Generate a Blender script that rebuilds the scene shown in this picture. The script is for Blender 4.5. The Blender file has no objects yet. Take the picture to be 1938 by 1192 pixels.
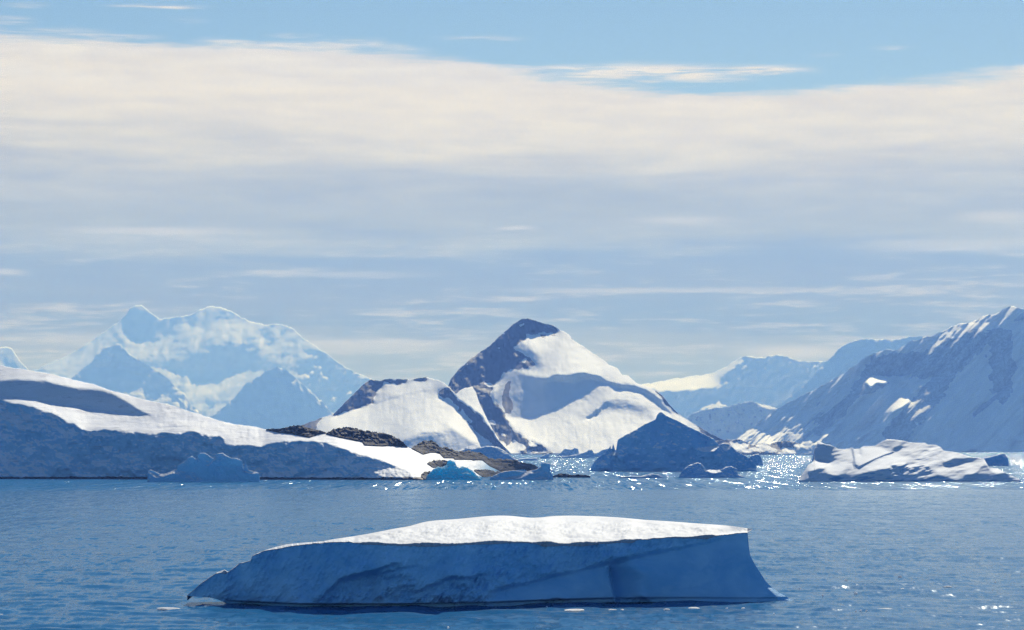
import bpy, math, random
import numpy as np
R = math.radians
scene = bpy.context.scene
COL = scene.collection

# ------------------------------------------------------------------ camera
F, CX, HZ, H = 5495.0, 969.0, 846.0, 15.0      # focal length in photo pixels, centre column, horizon row, eye height
cam = bpy.data.cameras.new('camera'); camo = bpy.data.objects.new('camera', cam); COL.objects.link(camo)
camo.location = (0, 0, H); camo.rotation_euler = (R(90), 0, 0)
cam.sensor_fit = 'HORIZONTAL'; cam.sensor_width = 36.0
cam.lens = 36.0 * F / 1938.0
cam.shift_y = (HZ - 596.0) / 1938.0
cam.clip_start = 1.0; cam.clip_end = 150000.0
scene.camera = camo

# ------------------------------------------------------------------ light
SUN_EL, SUN_AZ = 33.0, 10.5                    # azimuth measured from the view direction to the right
sl = bpy.data.lights.new('sun', 'SUN'); so = bpy.data.objects.new('sun', sl); COL.objects.link(so)
sl.energy = 5.0; sl.angle = R(0.5); sl.color = (1.0, 0.965, 0.93)
so.rotation_euler = (R(90 - SUN_EL), 0, R(180 - SUN_AZ))
so.location = (0, 0, 500)

vs = scene.view_settings
vs.view_transform = 'Standard'; vs.look = 'None'; vs.gamma = 1.0; vs.use_curve_mapping = False
vs.exposure = 0.35
EXPO = 2 ** 0.35

scene.cycles.use_denoising = True
scene.cycles.use_adaptive_sampling = False
scene.cycles.denoising_prefilter = 'FAST'
scene.cycles.max_bounces = 6
scene.cycles.volume_bounces = 0
scene.cycles.sample_clamp_indirect = 4.0
scene.cycles.caustics_reflective = False
scene.cycles.caustics_refractive = False

# ------------------------------------------------------------------ node helpers
class NT:
    def __init__(s, tree): s.t = tree; s.n = tree.nodes; s.l = tree.links
    def node(s, typ, **kw):
        n = s.n.new(typ)
        for k, v in kw.items(): setattr(n, k, v)
        return n
    def put(s, sock, v):
        if v is None: return
        if isinstance(v, bpy.types.NodeSocket): s.l.new(v, sock)
        elif isinstance(v, (tuple, list)) and len(v) == 3 and sock.type == 'RGBA': sock.default_value = (*v, 1)
        else: sock.default_value = v
    def math(s, op, a, b=None, c=None, clamp=False):
        n = s.node('ShaderNodeMath', operation=op); n.use_clamp = clamp
        for i, v in enumerate((a, b, c)):
            if v is not None: s.put(n.inputs[i], v)
        return n.outputs[0]
    def mix(s, f, a, b, blend='MIX'):
        n = s.node('ShaderNodeMix', data_type='RGBA', blend_type=blend); n.clamp_factor = True
        s.put(n.inputs[0], f); s.put(n.inputs[6], a); s.put(n.inputs[7], b); return n.outputs[2]
    def noise(s, vec, scale, detail=4, rough=0.55, dist=0.0, typ='FBM'):
        n = s.node('ShaderNodeTexNoise')
        s.put(n.inputs['Vector'], vec); s.put(n.inputs['Scale'], scale)
        n.inputs['Detail'].default_value = detail; n.inputs['Roughness'].default_value = rough; n.inputs['Distortion'].default_value = dist
        return n.outputs[0]
    def smooth(s, x, a, b, lo=0.0, hi=1.0, t='SMOOTHSTEP'):
        n = s.node('ShaderNodeMapRange', interpolation_type=t); s.put(n.inputs[0], x)
        for i, v in zip((1, 2, 3, 4), (a, b, lo, hi)): s.put(n.inputs[i], v)
        return n.outputs[0]
    def ramp(s, f, stops, interp='LINEAR'):
        n = s.node('ShaderNodeValToRGB'); s.put(n.inputs[0], f); r = n.color_ramp; r.interpolation = interp
        while len(r.elements) > 1: r.elements.remove(r.elements[0])
        for i, (p, c) in enumerate(stops):
            e = r.elements[0] if i == 0 else r.elements.new(p)
            e.position = p; e.color = (*c, 1) if len(c) == 3 else c
        return n.outputs[0]
    def comb(s, x, y, z):
        n = s.node('ShaderNodeCombineXYZ')
        for i, v in enumerate((x, y, z)): s.put(n.inputs[i], v)
        return n.outputs[0]

def lin(c):
    return tuple(((v / 255) / 12.92 if v / 255 < .04045 else ((v / 255 + .055) / 1.055) ** 2.4) for v in c)

# ------------------------------------------------------------------ sky
world = bpy.data.worlds.new('World'); scene.world = world; world.use_nodes = True
W = NT(world.node_tree); W.n.clear()
tc = W.node('ShaderNodeTexCoord').outputs['Generated']
sep = W.node('ShaderNodeSeparateXYZ'); W.put(sep.inputs[0], tc); dx, dy, dz = sep.outputs
sky = W.node('ShaderNodeTexSky'); sky.sky_type = 'NISHITA'; sky.sun_disc = False
sky.sun_elevation = R(SUN_EL); sky.sun_rotation = R(SUN_AZ); sky.altitude = 0
sky.air_density = 1.0; sky.dust_density = 0.15; sky.ozone_density = 2.5
STR = 0.05
HAZE_C, HAZE_D = (0.14, 0.31, 1.0), 8.0e-5
rad = W.math('SQRT', W.math('ADD', W.math('MULTIPLY', dx, dx), W.math('MULTIPLY', dy, dy)))
el = W.math('DIVIDE', dz, rad)                                 # tangent of elevation
az = W.math('ARCTAN2', dx, dy)                                 # 0 = view direction, positive to the right
ez = W.math('MAXIMUM', dz, 0.004)
plane = W.comb(W.math('DIVIDE', dx, ez), W.math('DIVIDE', dy, ez), 0.0)      # the cloud deck, seen in perspective
big = W.noise(W.comb(W.math('MULTIPLY', az, 3.0), W.math('MULTIPLY', el, 30.0), 1.3), 1.0, 3, 0.5)
str1 = W.noise(W.comb(W.math('MULTIPLY', az, 15.0), W.math('MULTIPLY', el, 150.0), 4.7), 1.0, 7, 0.62, 0.3)
str2 = W.noise(W.comb(W.math('MULTIPLY', az, 42.0), W.math('MULTIPLY', el, 420.0), 9.1), 1.0, 5, 0.6, 0.4)
str3 = W.noise(W.comb(W.math('MULTIPLY', az, 60.0), W.math('MULTIPLY', el, 1500.0), 2.1), 1.0, 4, 0.55, 0.6)
str4 = W.noise(W.comb(W.math('MULTIPLY', az, 26.0), W.math('MULTIPLY', el, 120.0), 6.6), 1.0, 6, 0.65, 0.5)
# height of the front edge of the cloud deck against azimuth
AZ0, AZ1 = -0.1763, 0.1763
edge = W.ramp(W.smooth(az, AZ0, AZ1, t='LINEAR'), [(x / 1938.0, ((HZ - y) / 1000.0,) * 3) for x, y in
    [(0, 72), (160, 76), (400, 86), (520, 83), (700, 93), (850, 100), (940, 122), (1100, 150), (1250, 172), (1500, 166), (1700, 158), (1840, 150), (1938, 132)]])
edge = W.math('MULTIPLY', edge, 1000.0 / F)
jit = W.math('MULTIPLY', W.math('SUBTRACT', str1, 0.5), 0.016)
jit2 = W.math('MULTIPLY', W.math('SUBTRACT', str2, 0.5), 0.006)
depth = W.math('SUBTRACT', W.math('ADD', W.math('SUBTRACT', edge, el), jit), jit2)
deck = W.smooth(W.math('ADD', depth, W.math('MULTIPLY', W.math('SUBTRACT', str3, 0.5), 0.004)), -0.0016, 0.0040)
# thin wisps above the deck
def blob(cx, cy, wx, wy):
    a = W.math('DIVIDE', W.math('SUBTRACT', az, (cx - CX) / F), wx / F)
    b = W.math('DIVIDE', W.math('SUBTRACT', W.math('ADD', el, W.math('MULTIPLY', jit2, 0.5)), (HZ - cy) / F), wy / F)
    d = W.math('SQRT', W.math('ADD', W.math('MULTIPLY', a, a), W.math('MULTIPLY', b, b)))
    return W.smooth(d, 1.0, 0.1)
wisp = W.math('MULTIPLY', blob(300, 18, 130, 6), 0.95)
for cx, cy, wx, wy, k in [(30, 50, 70, 14, .55), (120, 66, 120, 8, .5), (350, 42, 60, 7, .4), (430, 82, 90, 8, .8), (900, 72, 130, 7, .45), (200, 75, 150, 9, .7),
                          (1220, 138, 260, 26, 1.4), (1440, 136, 130, 16, 1.4), (1090, 128, 140, 10, 1.0), (1350, 152, 110, 9, .8), (560, 68, 80, 6, .35),
                          (1690, 97, 65, 5, .5), (60, 20, 60, 8, .35), (1560, 108, 50, 4, .25), (1880, 140, 80, 10, .7), (300, 0, 90, 9, .5)]:
    wisp = W.math('MAXIMUM', wisp, W.math('MULTIPLY', blob(cx, cy, wx, wy), k))
wisp = W.math('MULTIPLY', wisp, W.smooth(W.math('ADD', W.math('MULTIPLY', str2, 0.6), W.math('MULTIPLY', str3, 0.4)), 0.36, 0.60))
clear_gap = blob(1270, 163, 60, 9)
cov = W.math('MAXIMUM', deck, wisp, clamp=True)
cov = W.math('MULTIPLY', cov, W.math('SUBTRACT', 1.0, W.math('MULTIPLY', clear_gap, 0.75)))
# colour of the deck: sunlit cream near its front edge, greyer and bluer in the distance
tt = W.math('MULTIPLY', el, F / 1000.0)                        # 0.846 at the top of the photo, 0 at the horizon
tt = W.math('ADD', tt, W.math('MULTIPLY', W.math('SUBTRACT', big, 0.5), 0.20))
tt = W.math('ADD', tt, W.math('MULTIPLY', W.math('SUBTRACT', str1, 0.5), 0.17))
tt = W.math('ADD', tt, W.math('MULTIPLY', W.math('SUBTRACT', str3, 0.5), 0.02))
def sc(c, k=1.0):
    return tuple(v * k / EXPO / STR for v in lin(c))
def stop(py, c):
    # the deck's own colour at this height: what is seen, less the blue air in front of it
    L = min(25500.0, 1735.0 * F / max(HZ - py, 1.0)); out = []
    for v, k, a in zip(lin(c), HAZE_C, (0.80, 0.80, 0.78)):
        T = math.exp(-HAZE_D * k * L); out.append(max(0.02, (v - a * (1 - T)) / T))
    return ((HZ - py) / 1000.0, tuple(out))
crow = W.ramp(tt, [stop(846, (160, 188, 215)), stop(760, (172, 194, 214)), stop(690, (178, 197, 216)), stop(655, (176, 194, 213)), stop(610, (158, 185, 212)),
                   stop(540, (163, 186, 213)), stop(490, (160, 185, 213)), stop(440, (180, 195, 213)), stop(385, (180, 194, 212)), stop(330, (192, 201, 213)),
                   stop(290, (208, 210, 213)), stop(230, (226, 222, 216)), stop(150, (231, 225, 217)), stop(70, (229, 226, 222))])
dk = W.smooth(W.math('ADD', W.math('ADD', W.math('MULTIPLY', str2, 0.3), W.math('MULTIPLY', str1, 0.3)), W.math('MULTIPLY', str4, 0.4)), 0.32, 0.68, 0.84, 1.08)
crow = W.mix(1.0, crow, W.comb(dk, dk, W.math('ADD', W.math('MULTIPLY', dk, 0.8), 0.2)), 'MULTIPLY')
# pale warm streaks in the lower deck
strk = W.smooth(W.math('ADD', W.math('MULTIPLY', str1, 0.55), W.math('MULTIPLY', str2, 0.45)), 0.50, 0.64)
strk = W.math('MULTIPLY', strk, W.smooth(el, 0.085, 0.05))
crow = W.mix(W.math('MULTIPLY', strk, 0.5), crow, lin((218, 212, 204)))
for cx, cy, wx, wy, k in [(1500, 668, 170, 22, .65), (1250, 550, 420, 9, .45), (975, 433, 60, 8, .6), (1290, 418, 150, 14, .45), (300, 440, 260, 12, .5),
                          (20, 520, 60, 10, .5), (1880, 415, 120, 18, .45), (700, 655, 260, 20, .5), (200, 645, 330, 26, .3), (1800, 470, 300, 20, .35), (620, 520, 300, 10, .3)]:
    crow = W.mix(W.math('MULTIPLY', blob(cx, cy, wx, wy), k), crow, lin((216, 211, 203)))
cloudc = W.mix(1.0, crow, (1 / EXPO / STR,) * 3, 'MULTIPLY')
away = W.smooth(dz, 0.10, 0.45)
skyc = W.mix(1.0, sky.outputs[0], W.mix(away, (0.68, 0.81, 0.92), (0.60, 0.95, 1.30)), 'MULTIPLY')
front = W.smooth(W.math('ABSOLUTE', az), 1.6, 0.8)             # the deck lies ahead; behind the viewer the sky is clear
cov = W.math('MULTIPLY', cov, front)
cov = W.math('MULTIPLY', cov, W.smooth(dz, -0.02, 0.0))
final = W.mix(cov, skyc, cloudc)
bg = W.node('ShaderNodeBackground'); W.put(bg.inputs[0], final); bg.inputs[1].default_value = STR
W.l.new(bg.outputs[0], W.node('ShaderNodeOutputWorld').inputs[0])

# ------------------------------------------------------------------ numeric helpers
_lat = {}
def vnoise(x, y, seed):
    if seed not in _lat: _lat[seed] = np.random.RandomState(seed).rand(256, 256)
    g = _lat[seed]
    xi = np.floor(x).astype(int); yi = np.floor(y).astype(int); fx = x - xi; fy = y - yi
    fx = fx * fx * fx * (fx * (fx * 6 - 15) + 10); fy = fy * fy * fy * (fy * (fy * 6 - 15) + 10)
    a = g[yi & 255, xi & 255]; b = g[yi & 255, (xi + 1) & 255]; c = g[(yi + 1) & 255, xi & 255]; d = g[(yi + 1) & 255, (xi + 1) & 255]
    return (a * (1 - fx) + b * fx) * (1 - fy) + (c * (1 - fx) + d * fx) * fy - 0.5
def fbm(x, y, seed=1, octv=5, gain=0.5):
    s = 0; a = 1.0
    for i in range(octv):
        s = s + a * vnoise(x * 2 ** i + 17.3 * i, y * 2 ** i + 5.1 * i, seed + i); a *= gain
    return s
def ridged(x, y, seed=1, octv=4, gain=0.5):
    s = 0; a = 1.0
    for i in range(octv):
        s = s + a * (0.5 - np.abs(vnoise(x * 2 ** i + 17.3 * i, y * 2 ** i + 5.1 * i, seed + i)) * 2); a *= gain
    return s
def inpoly(px, py, poly):
    m = np.zeros(px.shape, bool); n = len(poly)
    for i in range(n):
        x0, y0 = poly[i]; x1, y1 = poly[(i + 1) % n]
        if y0 == y1: continue
        c = ((y0 > py) != (y1 > py)) & (px < (x1 - x0) * (py - y0) / (y1 - y0) + x0)
        m ^= c
    return m
def blur(a, r, it=2):
    r = int(round(r))
    if r < 1: return a
    for _ in range(it):
        for ax in (0, 1):
            p = np.pad(a, [(r + 1, r) if k == ax else (0, 0) for k in (0, 1)], mode='edge')
            c = np.cumsum(p, axis=ax)
            a = (np.take(c, range(2 * r + 1, c.shape[ax]), axis=ax) - np.take(c, range(0, c.shape[ax] - 2 * r - 1), axis=ax)) / (2 * r + 1)
    return a
def solve(gx, gy, w, d0, iters=260):
    ny, nx = w.shape
    if min(ny, nx) > 24:
        y2, x2 = (ny + 1) // 2, (nx + 1) // 2
        gX = np.zeros((ny, nx)); gX[:, :-1] = gx; gY = np.zeros((ny, nx)); gY[:-1] = gy
        c = solve(gX[::2, ::2][:, :x2 - 1] * 2, gY[::2, ::2][:y2 - 1] * 2, blur(w, 1, 1)[::2, ::2] * 2, d0[::2, ::2], iters)
        iy = np.arange(ny) / 2.0; ix = np.arange(nx) / 2.0
        d = bil(c, ix[None, :].repeat(ny, 0), iy[:, None].repeat(nx, 1))
    else:
        d = d0.copy()
    def A(D):
        r = w * D
        e = D[:, 1:] - D[:, :-1]; r[:, 1:] += e; r[:, :-1] -= e
        e = D[1:] - D[:-1]; r[1:] += e; r[:-1] -= e
        return r
    b = w * d0
    b[:, 1:] += gx; b[:, :-1] -= gx; b[1:] += gy; b[:-1] -= gy
    r = b - A(d); p = r.copy(); rs = (r * r).sum(); r0 = rs
    for _ in range(iters):
        if rs < 1e-9 * (b * b).sum() + 1e-12: break
        Ap = A(p); al = rs / (p * Ap).sum(); d += al * p; r -= al * Ap; rn = (r * r).sum(); p = r + rn / rs * p; rs = rn
    return d
def bil(a, x, y):
    ny, nx = a.shape
    x = np.clip(x, 0, nx - 1.001); y = np.clip(y, 0, ny - 1.001); xi = x.astype(int); yi = y.astype(int); fx = x - xi; fy = y - yi
    return (a[yi, xi] * (1 - fx) + a[yi, xi + 1] * fx) * (1 - fy) + (a[yi + 1, xi] * (1 - fx) + a[yi + 1, xi + 1] * fx) * fy

def Z(ox, oy, s):
    return lambda *pts: [(ox + x / s, oy + y / s) for x, y in pts]
Z1 = Z(0, 560, 2.692); Z2 = Z(500, 580, 2.692); Z3 = Z(1100, 560, 2.3126); Z4 = Z(320, 940, 3.23); Z5 = Z(900, 940, 3.028)
Z6 = Z(260, 780, 4.4045); Z7 = Z(760, 780, 2.7686); Z8 = Z(1480, 780, 4.2314); Z9 = Z(840, 830, 6.46); Z10 = Z(1380, 800, 9.69)
Z11 = Z(500, 790, 5.383); Z12 = Z(1500, 820, 4.4247)
def wy(py): return H * F / (py - HZ)            # distance of the water seen at row py
def crv(pts):
    p = sorted(pts); xs = np.array([a for a, b in p]); ys = np.array([b for a, b in p])
    return lambda u: np.interp(u, xs, ys)
def band(pts, w):
    p = np.array(pts, float); d = np.gradient(p, axis=0); n = np.stack([-d[:, 1], d[:, 0]], 1); n /= np.maximum(np.linalg.norm(n, axis=1, keepdims=True), 1e-6)
    w = np.full(len(p), w) if np.isscalar(w) else np.array(w)
    return [tuple(v) for v in (p + n * w[:, None] / 2)] + [tuple(v) for v in (p - n * w[:, None] / 2)[::-1]]
def RG(poly, q=None, p=None, soft=1.5, rough=None, rock=None, warp=2.0, ws=14.0):
    return dict(poly=poly, q=q, p=p, soft=soft, rough=rough, rock=rock, warp=warp, ws=ws)

# ------------------------------------------------------------------ object helpers
def tag(o, label=None, cat=None, group=None, kind=None):
    if label: o['label'] = label
    if cat: o['category'] = cat
    if group: o['group'] = group
    if kind: o['kind'] = kind
    return o
def mesh_obj(name, V, Fc, mat, loc=(0, 0, 0), parent=None, rock=None, smooth=True):
    me = bpy.data.meshes.new(name)
    V = np.asarray(V, float) - np.array(loc)
    me.from_pydata(V.tolist(), [], Fc)
    if rock is not None:
        a = me.attributes.new('rock', 'FLOAT', 'POINT'); a.data.foreach_set('value', np.asarray(rock, 'f').ravel())
    me.materials.append(mat)
    if smooth: me.polygons.foreach_set('use_smooth', [True] * len(me.polygons))
    me.update()
    o = bpy.data.objects.new(name, me); COL.objects.link(o)
    if parent is not None:
        o.parent = parent; o.location = tuple(np.array(loc) - np.array(parent.location))
    else: o.location = loc
    return o
def empty(name, loc):
    o = bpy.data.objects.new(name, None); COL.objects.link(o); o.location = loc; o.empty_display_size = 2
    return o

class Field:
    """distance of a landform's near face, as a function of the direction it is seen in; slopes in real metres"""
    def __init__(s, top, base, ybase, step, q=1.0, p=0.0, regions=(), rough=0.25, rscale=16.0, raspect=1.0, rskew=0.0, rtype='fbm', roct=5, fine=0.0, rim=0.0, rimq=3.0,
                 foot=0.0, footq=-1.0, seed=1, margin=3):
        s.step = step; s.top, s.base = top, base
        us = np.array([a for a, b in top]); u0, u1 = us.min() - margin, us.max() + margin
        s.ft, s.fb = crv(top), crv(base)
        uu = np.arange(u0, u1 + step, step); v0 = min(b for a, b in top) - margin - 2; v1 = max(b for a, b in base) + margin
        vv = np.arange(v0, v1 + step, step); U, V = np.meshgrid(uu, vv)
        s.u0, s.v0 = u0, v0
        yb = np.array([ybase(x) for x in uu]) if callable(ybase) else np.full(uu.shape, float(ybase))
        s.Y0 = Y0 = float(yb.mean()); m = Y0 / F; s.m = m
        P = np.full(U.shape, float(p)); Q = np.full(U.shape, float(q)); RO = np.full(U.shape, float(rough)); s.rock = np.zeros(U.shape)
        T = s.ft(uu)[None, :]; B = s.fb(uu)[None, :]
        for r in regions:
            wx = fbm(U / r['ws'], V / r['ws'], seed + 31, 4) * r['warp'] * 2; wyv = fbm(U / r['ws'], V / r['ws'], seed + 57, 4) * r['warp'] * 2
            mk = inpoly(U + wx, V + wyv, r['poly']).astype(float)
            mb = blur(mk, r['soft'] / step)
            for nm, arr in (('q', Q), ('p', P), ('rough', RO)):
                if r[nm] is not None: arr[:] = arr * (1 - mb) + r[nm] * mb
            if r['rock'] is not None:
                mb = blur(mk, 0.7 / step)
                if r['rock'] < 0:          # rock ribs that follow the gullies
                    rb = fbm((U * .67 + V * .74) / 15.0, (-U * .74 + V * .67) / 95.0, seed + 77, 4, 0.55)
                    mb = blur(mk, 6 / step) * np.clip(0.5 + (rb - r['rock'] - 1.0) * 7, 0, 1); s.rock[:] = np.maximum(s.rock, mb); continue
                s.rock[:] = s.rock * (1 - mb) + r['rock'] * mb
        if rim > 0:
            k = np.clip(1 - (V - T) / rim, 0, 1) * (V > T - 4); Q[:] = Q * (1 - k) + rimq * k
        if foot > 0:
            k = np.clip(1 - (B - V) / foot, 0, 1); Q[:] = Q * (1 - k) + footq * k
        g = m * step
        # a little slope noise rides on the target field; the rest is added to the distance itself
        gx = (P[:, 1:] + P[:, :-1]) / 2 * g; gy = -(Q[1:] + Q[:-1]) / 2 * g
        w = np.exp(-((V - B) / (1.5 * step)) ** 2) * 3.0
        w[V > B] = 3.0
        D = solve(gx, gy, w, np.broadcast_to(yb - Y0, U.shape).copy())
        # noise in the plane of the face
        a = U / rscale + V * rskew / rscale; b = V / rscale * raspect
        fn = ridged if rtype == 'ridged' else fbm
        N = fn(a, b, seed + 3, roct, 0.52) * rscale * m * RO
        if fine > 0: N = N + (ridged(a * 2.3 + 4.1, b * 1.3 + 7.7, seed + 13, 4, 0.6) + 0.25) * rscale * m * RO * fine
        fade = np.clip((B - V) / 6.0, 0, 1)
        s.D = D + N * fade; s.gs = (step)
        s.ybv = lambda x: np.interp(x, uu, yb)
    def Y(s, u, v): return s.Y0 + bil(s.D, (u - s.u0) / s.step, (v - s.v0) / s.step)
    def Rk(s, u, v): return bil(s.rock, (u - s.u0) / s.step, (v - s.v0) / s.step)

def P3(u, v, Y): return np.stack([(u - CX) / F * Y, Y, H + (HZ - v) / F * Y], -1)

def relief(name, fld, mat, thick, jit=0.0, jscale=5.0, seed=1, colstep=None, nr=None, parent=None, drop=4.0, undercut=0.0, smooth=True, backg=(0.03, 0.22, 0.6, 1.0)):
    """closed landform: near face from the field, a crest, and a back slope that runs down below the water"""
    us = [a for a, b in fld.top]; colstep = colstep or fld.step
    uu = np.linspace(min(us), max(us), max(4, int((max(us) - min(us)) / colstep) + 1))
    T = fld.ft(uu); B = fld.fb(uu)
    T = T + jit * 2 * fbm(uu / jscale, uu * 0 + seed * 3.7, seed + 11, 5, 0.6) * np.clip((B - T) / 8.0, 0, 1)
    T = np.minimum(T, B - 0.6)
    nr = nr or max(4, int((B - T).max() / fld.step) + 1)
    t = np.linspace(0, 1, nr)[:, None]
    UU = np.repeat(uu[None, :], nr, 0); VV = B[None, :] + (T - B)[None, :] * t
    YY = fld.Y(UU, VV)
    pts = P3(UU, VV, YY); rk = fld.Rk(UU, VV)
    low = pts[0].copy(); low[:, 1] += undercut * 2; low[:, 2] -= drop
    rows = [low[None], pts]; rks = [rk[:1], rk]
    hh = np.maximum(pts[-1, :, 2], 0.3); th = thick * np.clip(hh / hh.max(), 0.03, 1) ** 0.8
    for k, g in zip((0.06, 0.3, 0.65, 1.0), backg):
        bk = pts[-1].copy(); bk[:, 1] += th * k; bk[:, 2] = bk[:, 2] - (bk[:, 2] + drop) * g
        if g < 0.999: bk[:, 1] += th * 0.08 * fbm(uu / 9.0, uu * 0 + k * 9, seed + 5, 3)
        rows.append(bk[None]); rks.append(rk[-1:])
    A = np.concatenate(rows, 0); RK = np.concatenate(rks, 0); nR, nC = A.shape[:2]
    idx = np.arange(nR * nC).reshape(nR, nC)
    q = np.stack([idx[:-1, :-1], idx[:-1, 1:], idx[1:, 1:], idx[1:, :-1]], -1).reshape(-1, 4).tolist()
    q.append(idx[:, 0].tolist()); q.append(idx[::-1, -1].tolist())
    um = (min(us) + max(us)) / 2; Yc = fld.Y0
    loc = ((um - CX) / F * Yc, Yc, 0.0)
    return mesh_obj(name, A.reshape(-1, 3), q, mat, loc, parent, RK.ravel(), smooth)

# ------------------------------------------------------------------ materials
def principled(name):
    m = bpy.data.materials.new(name); m.use_nodes = True; n = NT(m.node_tree)
    return m, n, m.node_tree.nodes['Principled BSDF']
def geo_nz(n):
    g = n.node('ShaderNodeNewGeometry'); s = n.node('ShaderNodeSeparateXYZ'); n.put(s.inputs[0], g.outputs['Normal']); return s.outputs[2]
def snow_mat(name, m, ice=(0.42, 0.66, 0.86), nz=(0.15, 0.5), bump=0.5, stretch=(1, 1, 1), rockc=(0.055, 0.05, 0.048), snow=(0.80, 0.82, 0.86), icemix=1.0, cover=0.0, specks=0.0, bscale=1.0, vary=1.0, trans=0.0, bdist=2.2):
    """m = metres per photo pixel where the thing stands, so that detail is sized to what the eye can see there"""
    mt, n, b = principled(name)
    oc = n.node('ShaderNodeTexCoord').outputs['Object']
    mp = n.node('ShaderNodeMapping'); n.put(mp.inputs[0], oc); mp.inputs['Scale'].default_value = stretch; v = mp.outputs[0]
    k = 1.0 / m
    n1 = n.noise(v, k / 40 * bscale, 5, 0.6); n2 = n.noise(v, k / 7 * bscale, 5, 0.65); n3 = n.noise(v, k / 90, 4, 0.6, 0.5)
    steep = n.smooth(n.math('ADD', geo_nz(n), n.math('MULTIPLY', n.math('SUBTRACT', n2, 0.5), 0.10)), nz[1], nz[0])
    steep = n.math('MULTIPLY', steep, icemix)
    icev = n.mix(n.smooth(n3, 0.35, 0.65), ice, tuple(c * f for c, f in zip(ice, (1 - 0.14 * vary, 1 - 0.07 * vary, 1 - 0.03 * vary))))
    icev = n.mix(n.smooth(n1, 0.52, 0.7, 0, min(0.15 * vary, 0.5)), icev, tuple(c * f for c, f in zip(ice, (1.25, 1.12, 1.05))))
    col = n.mix(steep, n.mix(n.smooth(n1, 0.4, 0.65), snow, tuple(c * 0.93 for c in snow)), icev)
    if specks > 0:
        col = n.mix(n.math('MULTIPLY', n.smooth(n2, 0.56, 0.68), specks), col, (0.42, 0.44, 0.5))  # noise scatters grey specks over the snow colour
    at = n.node('ShaderNodeAttribute'); at.attribute_name = 'rock'
    rm = n.smooth(n.math('ADD', at.outputs['Fac'], n.math('MULTIPLY', n.math('SUBTRACT', n2, 0.5), 0.7)), 0.44, 0.56)
    rc = n.mix(n.smooth(n2, 0.35, 0.65), rockc, tuple(c * 1.5 for c in rockc))
    if cover > 0:
        sn = n.smooth(n.math('ADD', n.noise(v, k / 11, 5, 0.7), n.math('MULTIPLY', geo_nz(n), 0.25)), 0.74 - cover, 0.80 - cover)
        rc = n.mix(sn, rc, snow)
    col = n.mix(rm, col, rc)
    n.put(b.inputs['Base Color'], col)
    b.inputs['Roughness'].default_value = 0.75
    b.inputs['Specular IOR Level'].default_value = 0.25
    bp = n.node('ShaderNodeBump'); bp.inputs['Strength'].default_value = bump; bp.inputs['Distance'].default_value = m * bdist
    n.put(bp.inputs['Height'], n.math('ADD', n1, n.math('MULTIPLY', n2, 0.45)))
    n.put(b.inputs['Normal'], bp.outputs[0])
    if trans > 0:                                                  # clean ice lets the low sun shine through it
        tr = n.node('ShaderNodeBsdfTranslucent'); n.put(tr.inputs['Color'], col); n.put(tr.inputs['Normal'], bp.outputs[0])
        mx = n.node('ShaderNodeMixShader'); mx.inputs[0].default_value = trans
        n.l.new(b.outputs[0], mx.inputs[1]); n.l.new(tr.outputs[0], mx.inputs[2]); n.l.new(mx.outputs[0], mt.node_tree.nodes['Material Output'].inputs['Surface'])
    return mt
def rock_mat(name, m):
    mt, n, b = principled(name)
    oc = n.node('ShaderNodeTexCoord').outputs['Object']
    mp = n.node('ShaderNodeMapping'); n.put(mp.inputs[0], oc); mp.inputs['Rotation'].default_value = (0, R(-18), 0); mp.inputs['Scale'].default_value = (0.6, 0.8, 1.8); v = mp.outputs[0]
    a = n.noise(v, 1 / m / 6, 6, 0.7); c = n.noise(v, 1 / m / 2.6, 5, 0.7)
    col = n.ramp(n.math('ADD', n.math('MULTIPLY', a, 0.6), n.math('MULTIPLY', c, 0.4)), [(0.36, (0.02, 0.02, 0.024)), (0.5, (0.055, 0.055, 0.06)), (0.60, (0.15, 0.15, 0.155)), (0.68, (0.42, 0.43, 0.45))])
    n.put(b.inputs['Base Color'], col); b.inputs['Roughness'].default_value = 0.85; b.inputs['Specular IOR Level'].default_value = 0.2
    bp = n.node('ShaderNodeBump'); bp.inputs['Strength'].default_value = 0.9; bp.inputs['Distance'].default_value = m * 3
    n.put(bp.inputs['Height'], n.math('ADD', a, n.math('MULTIPLY', c, 0.6))); n.put(b.inputs['Normal'], bp.outputs[0])
    return mt

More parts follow.
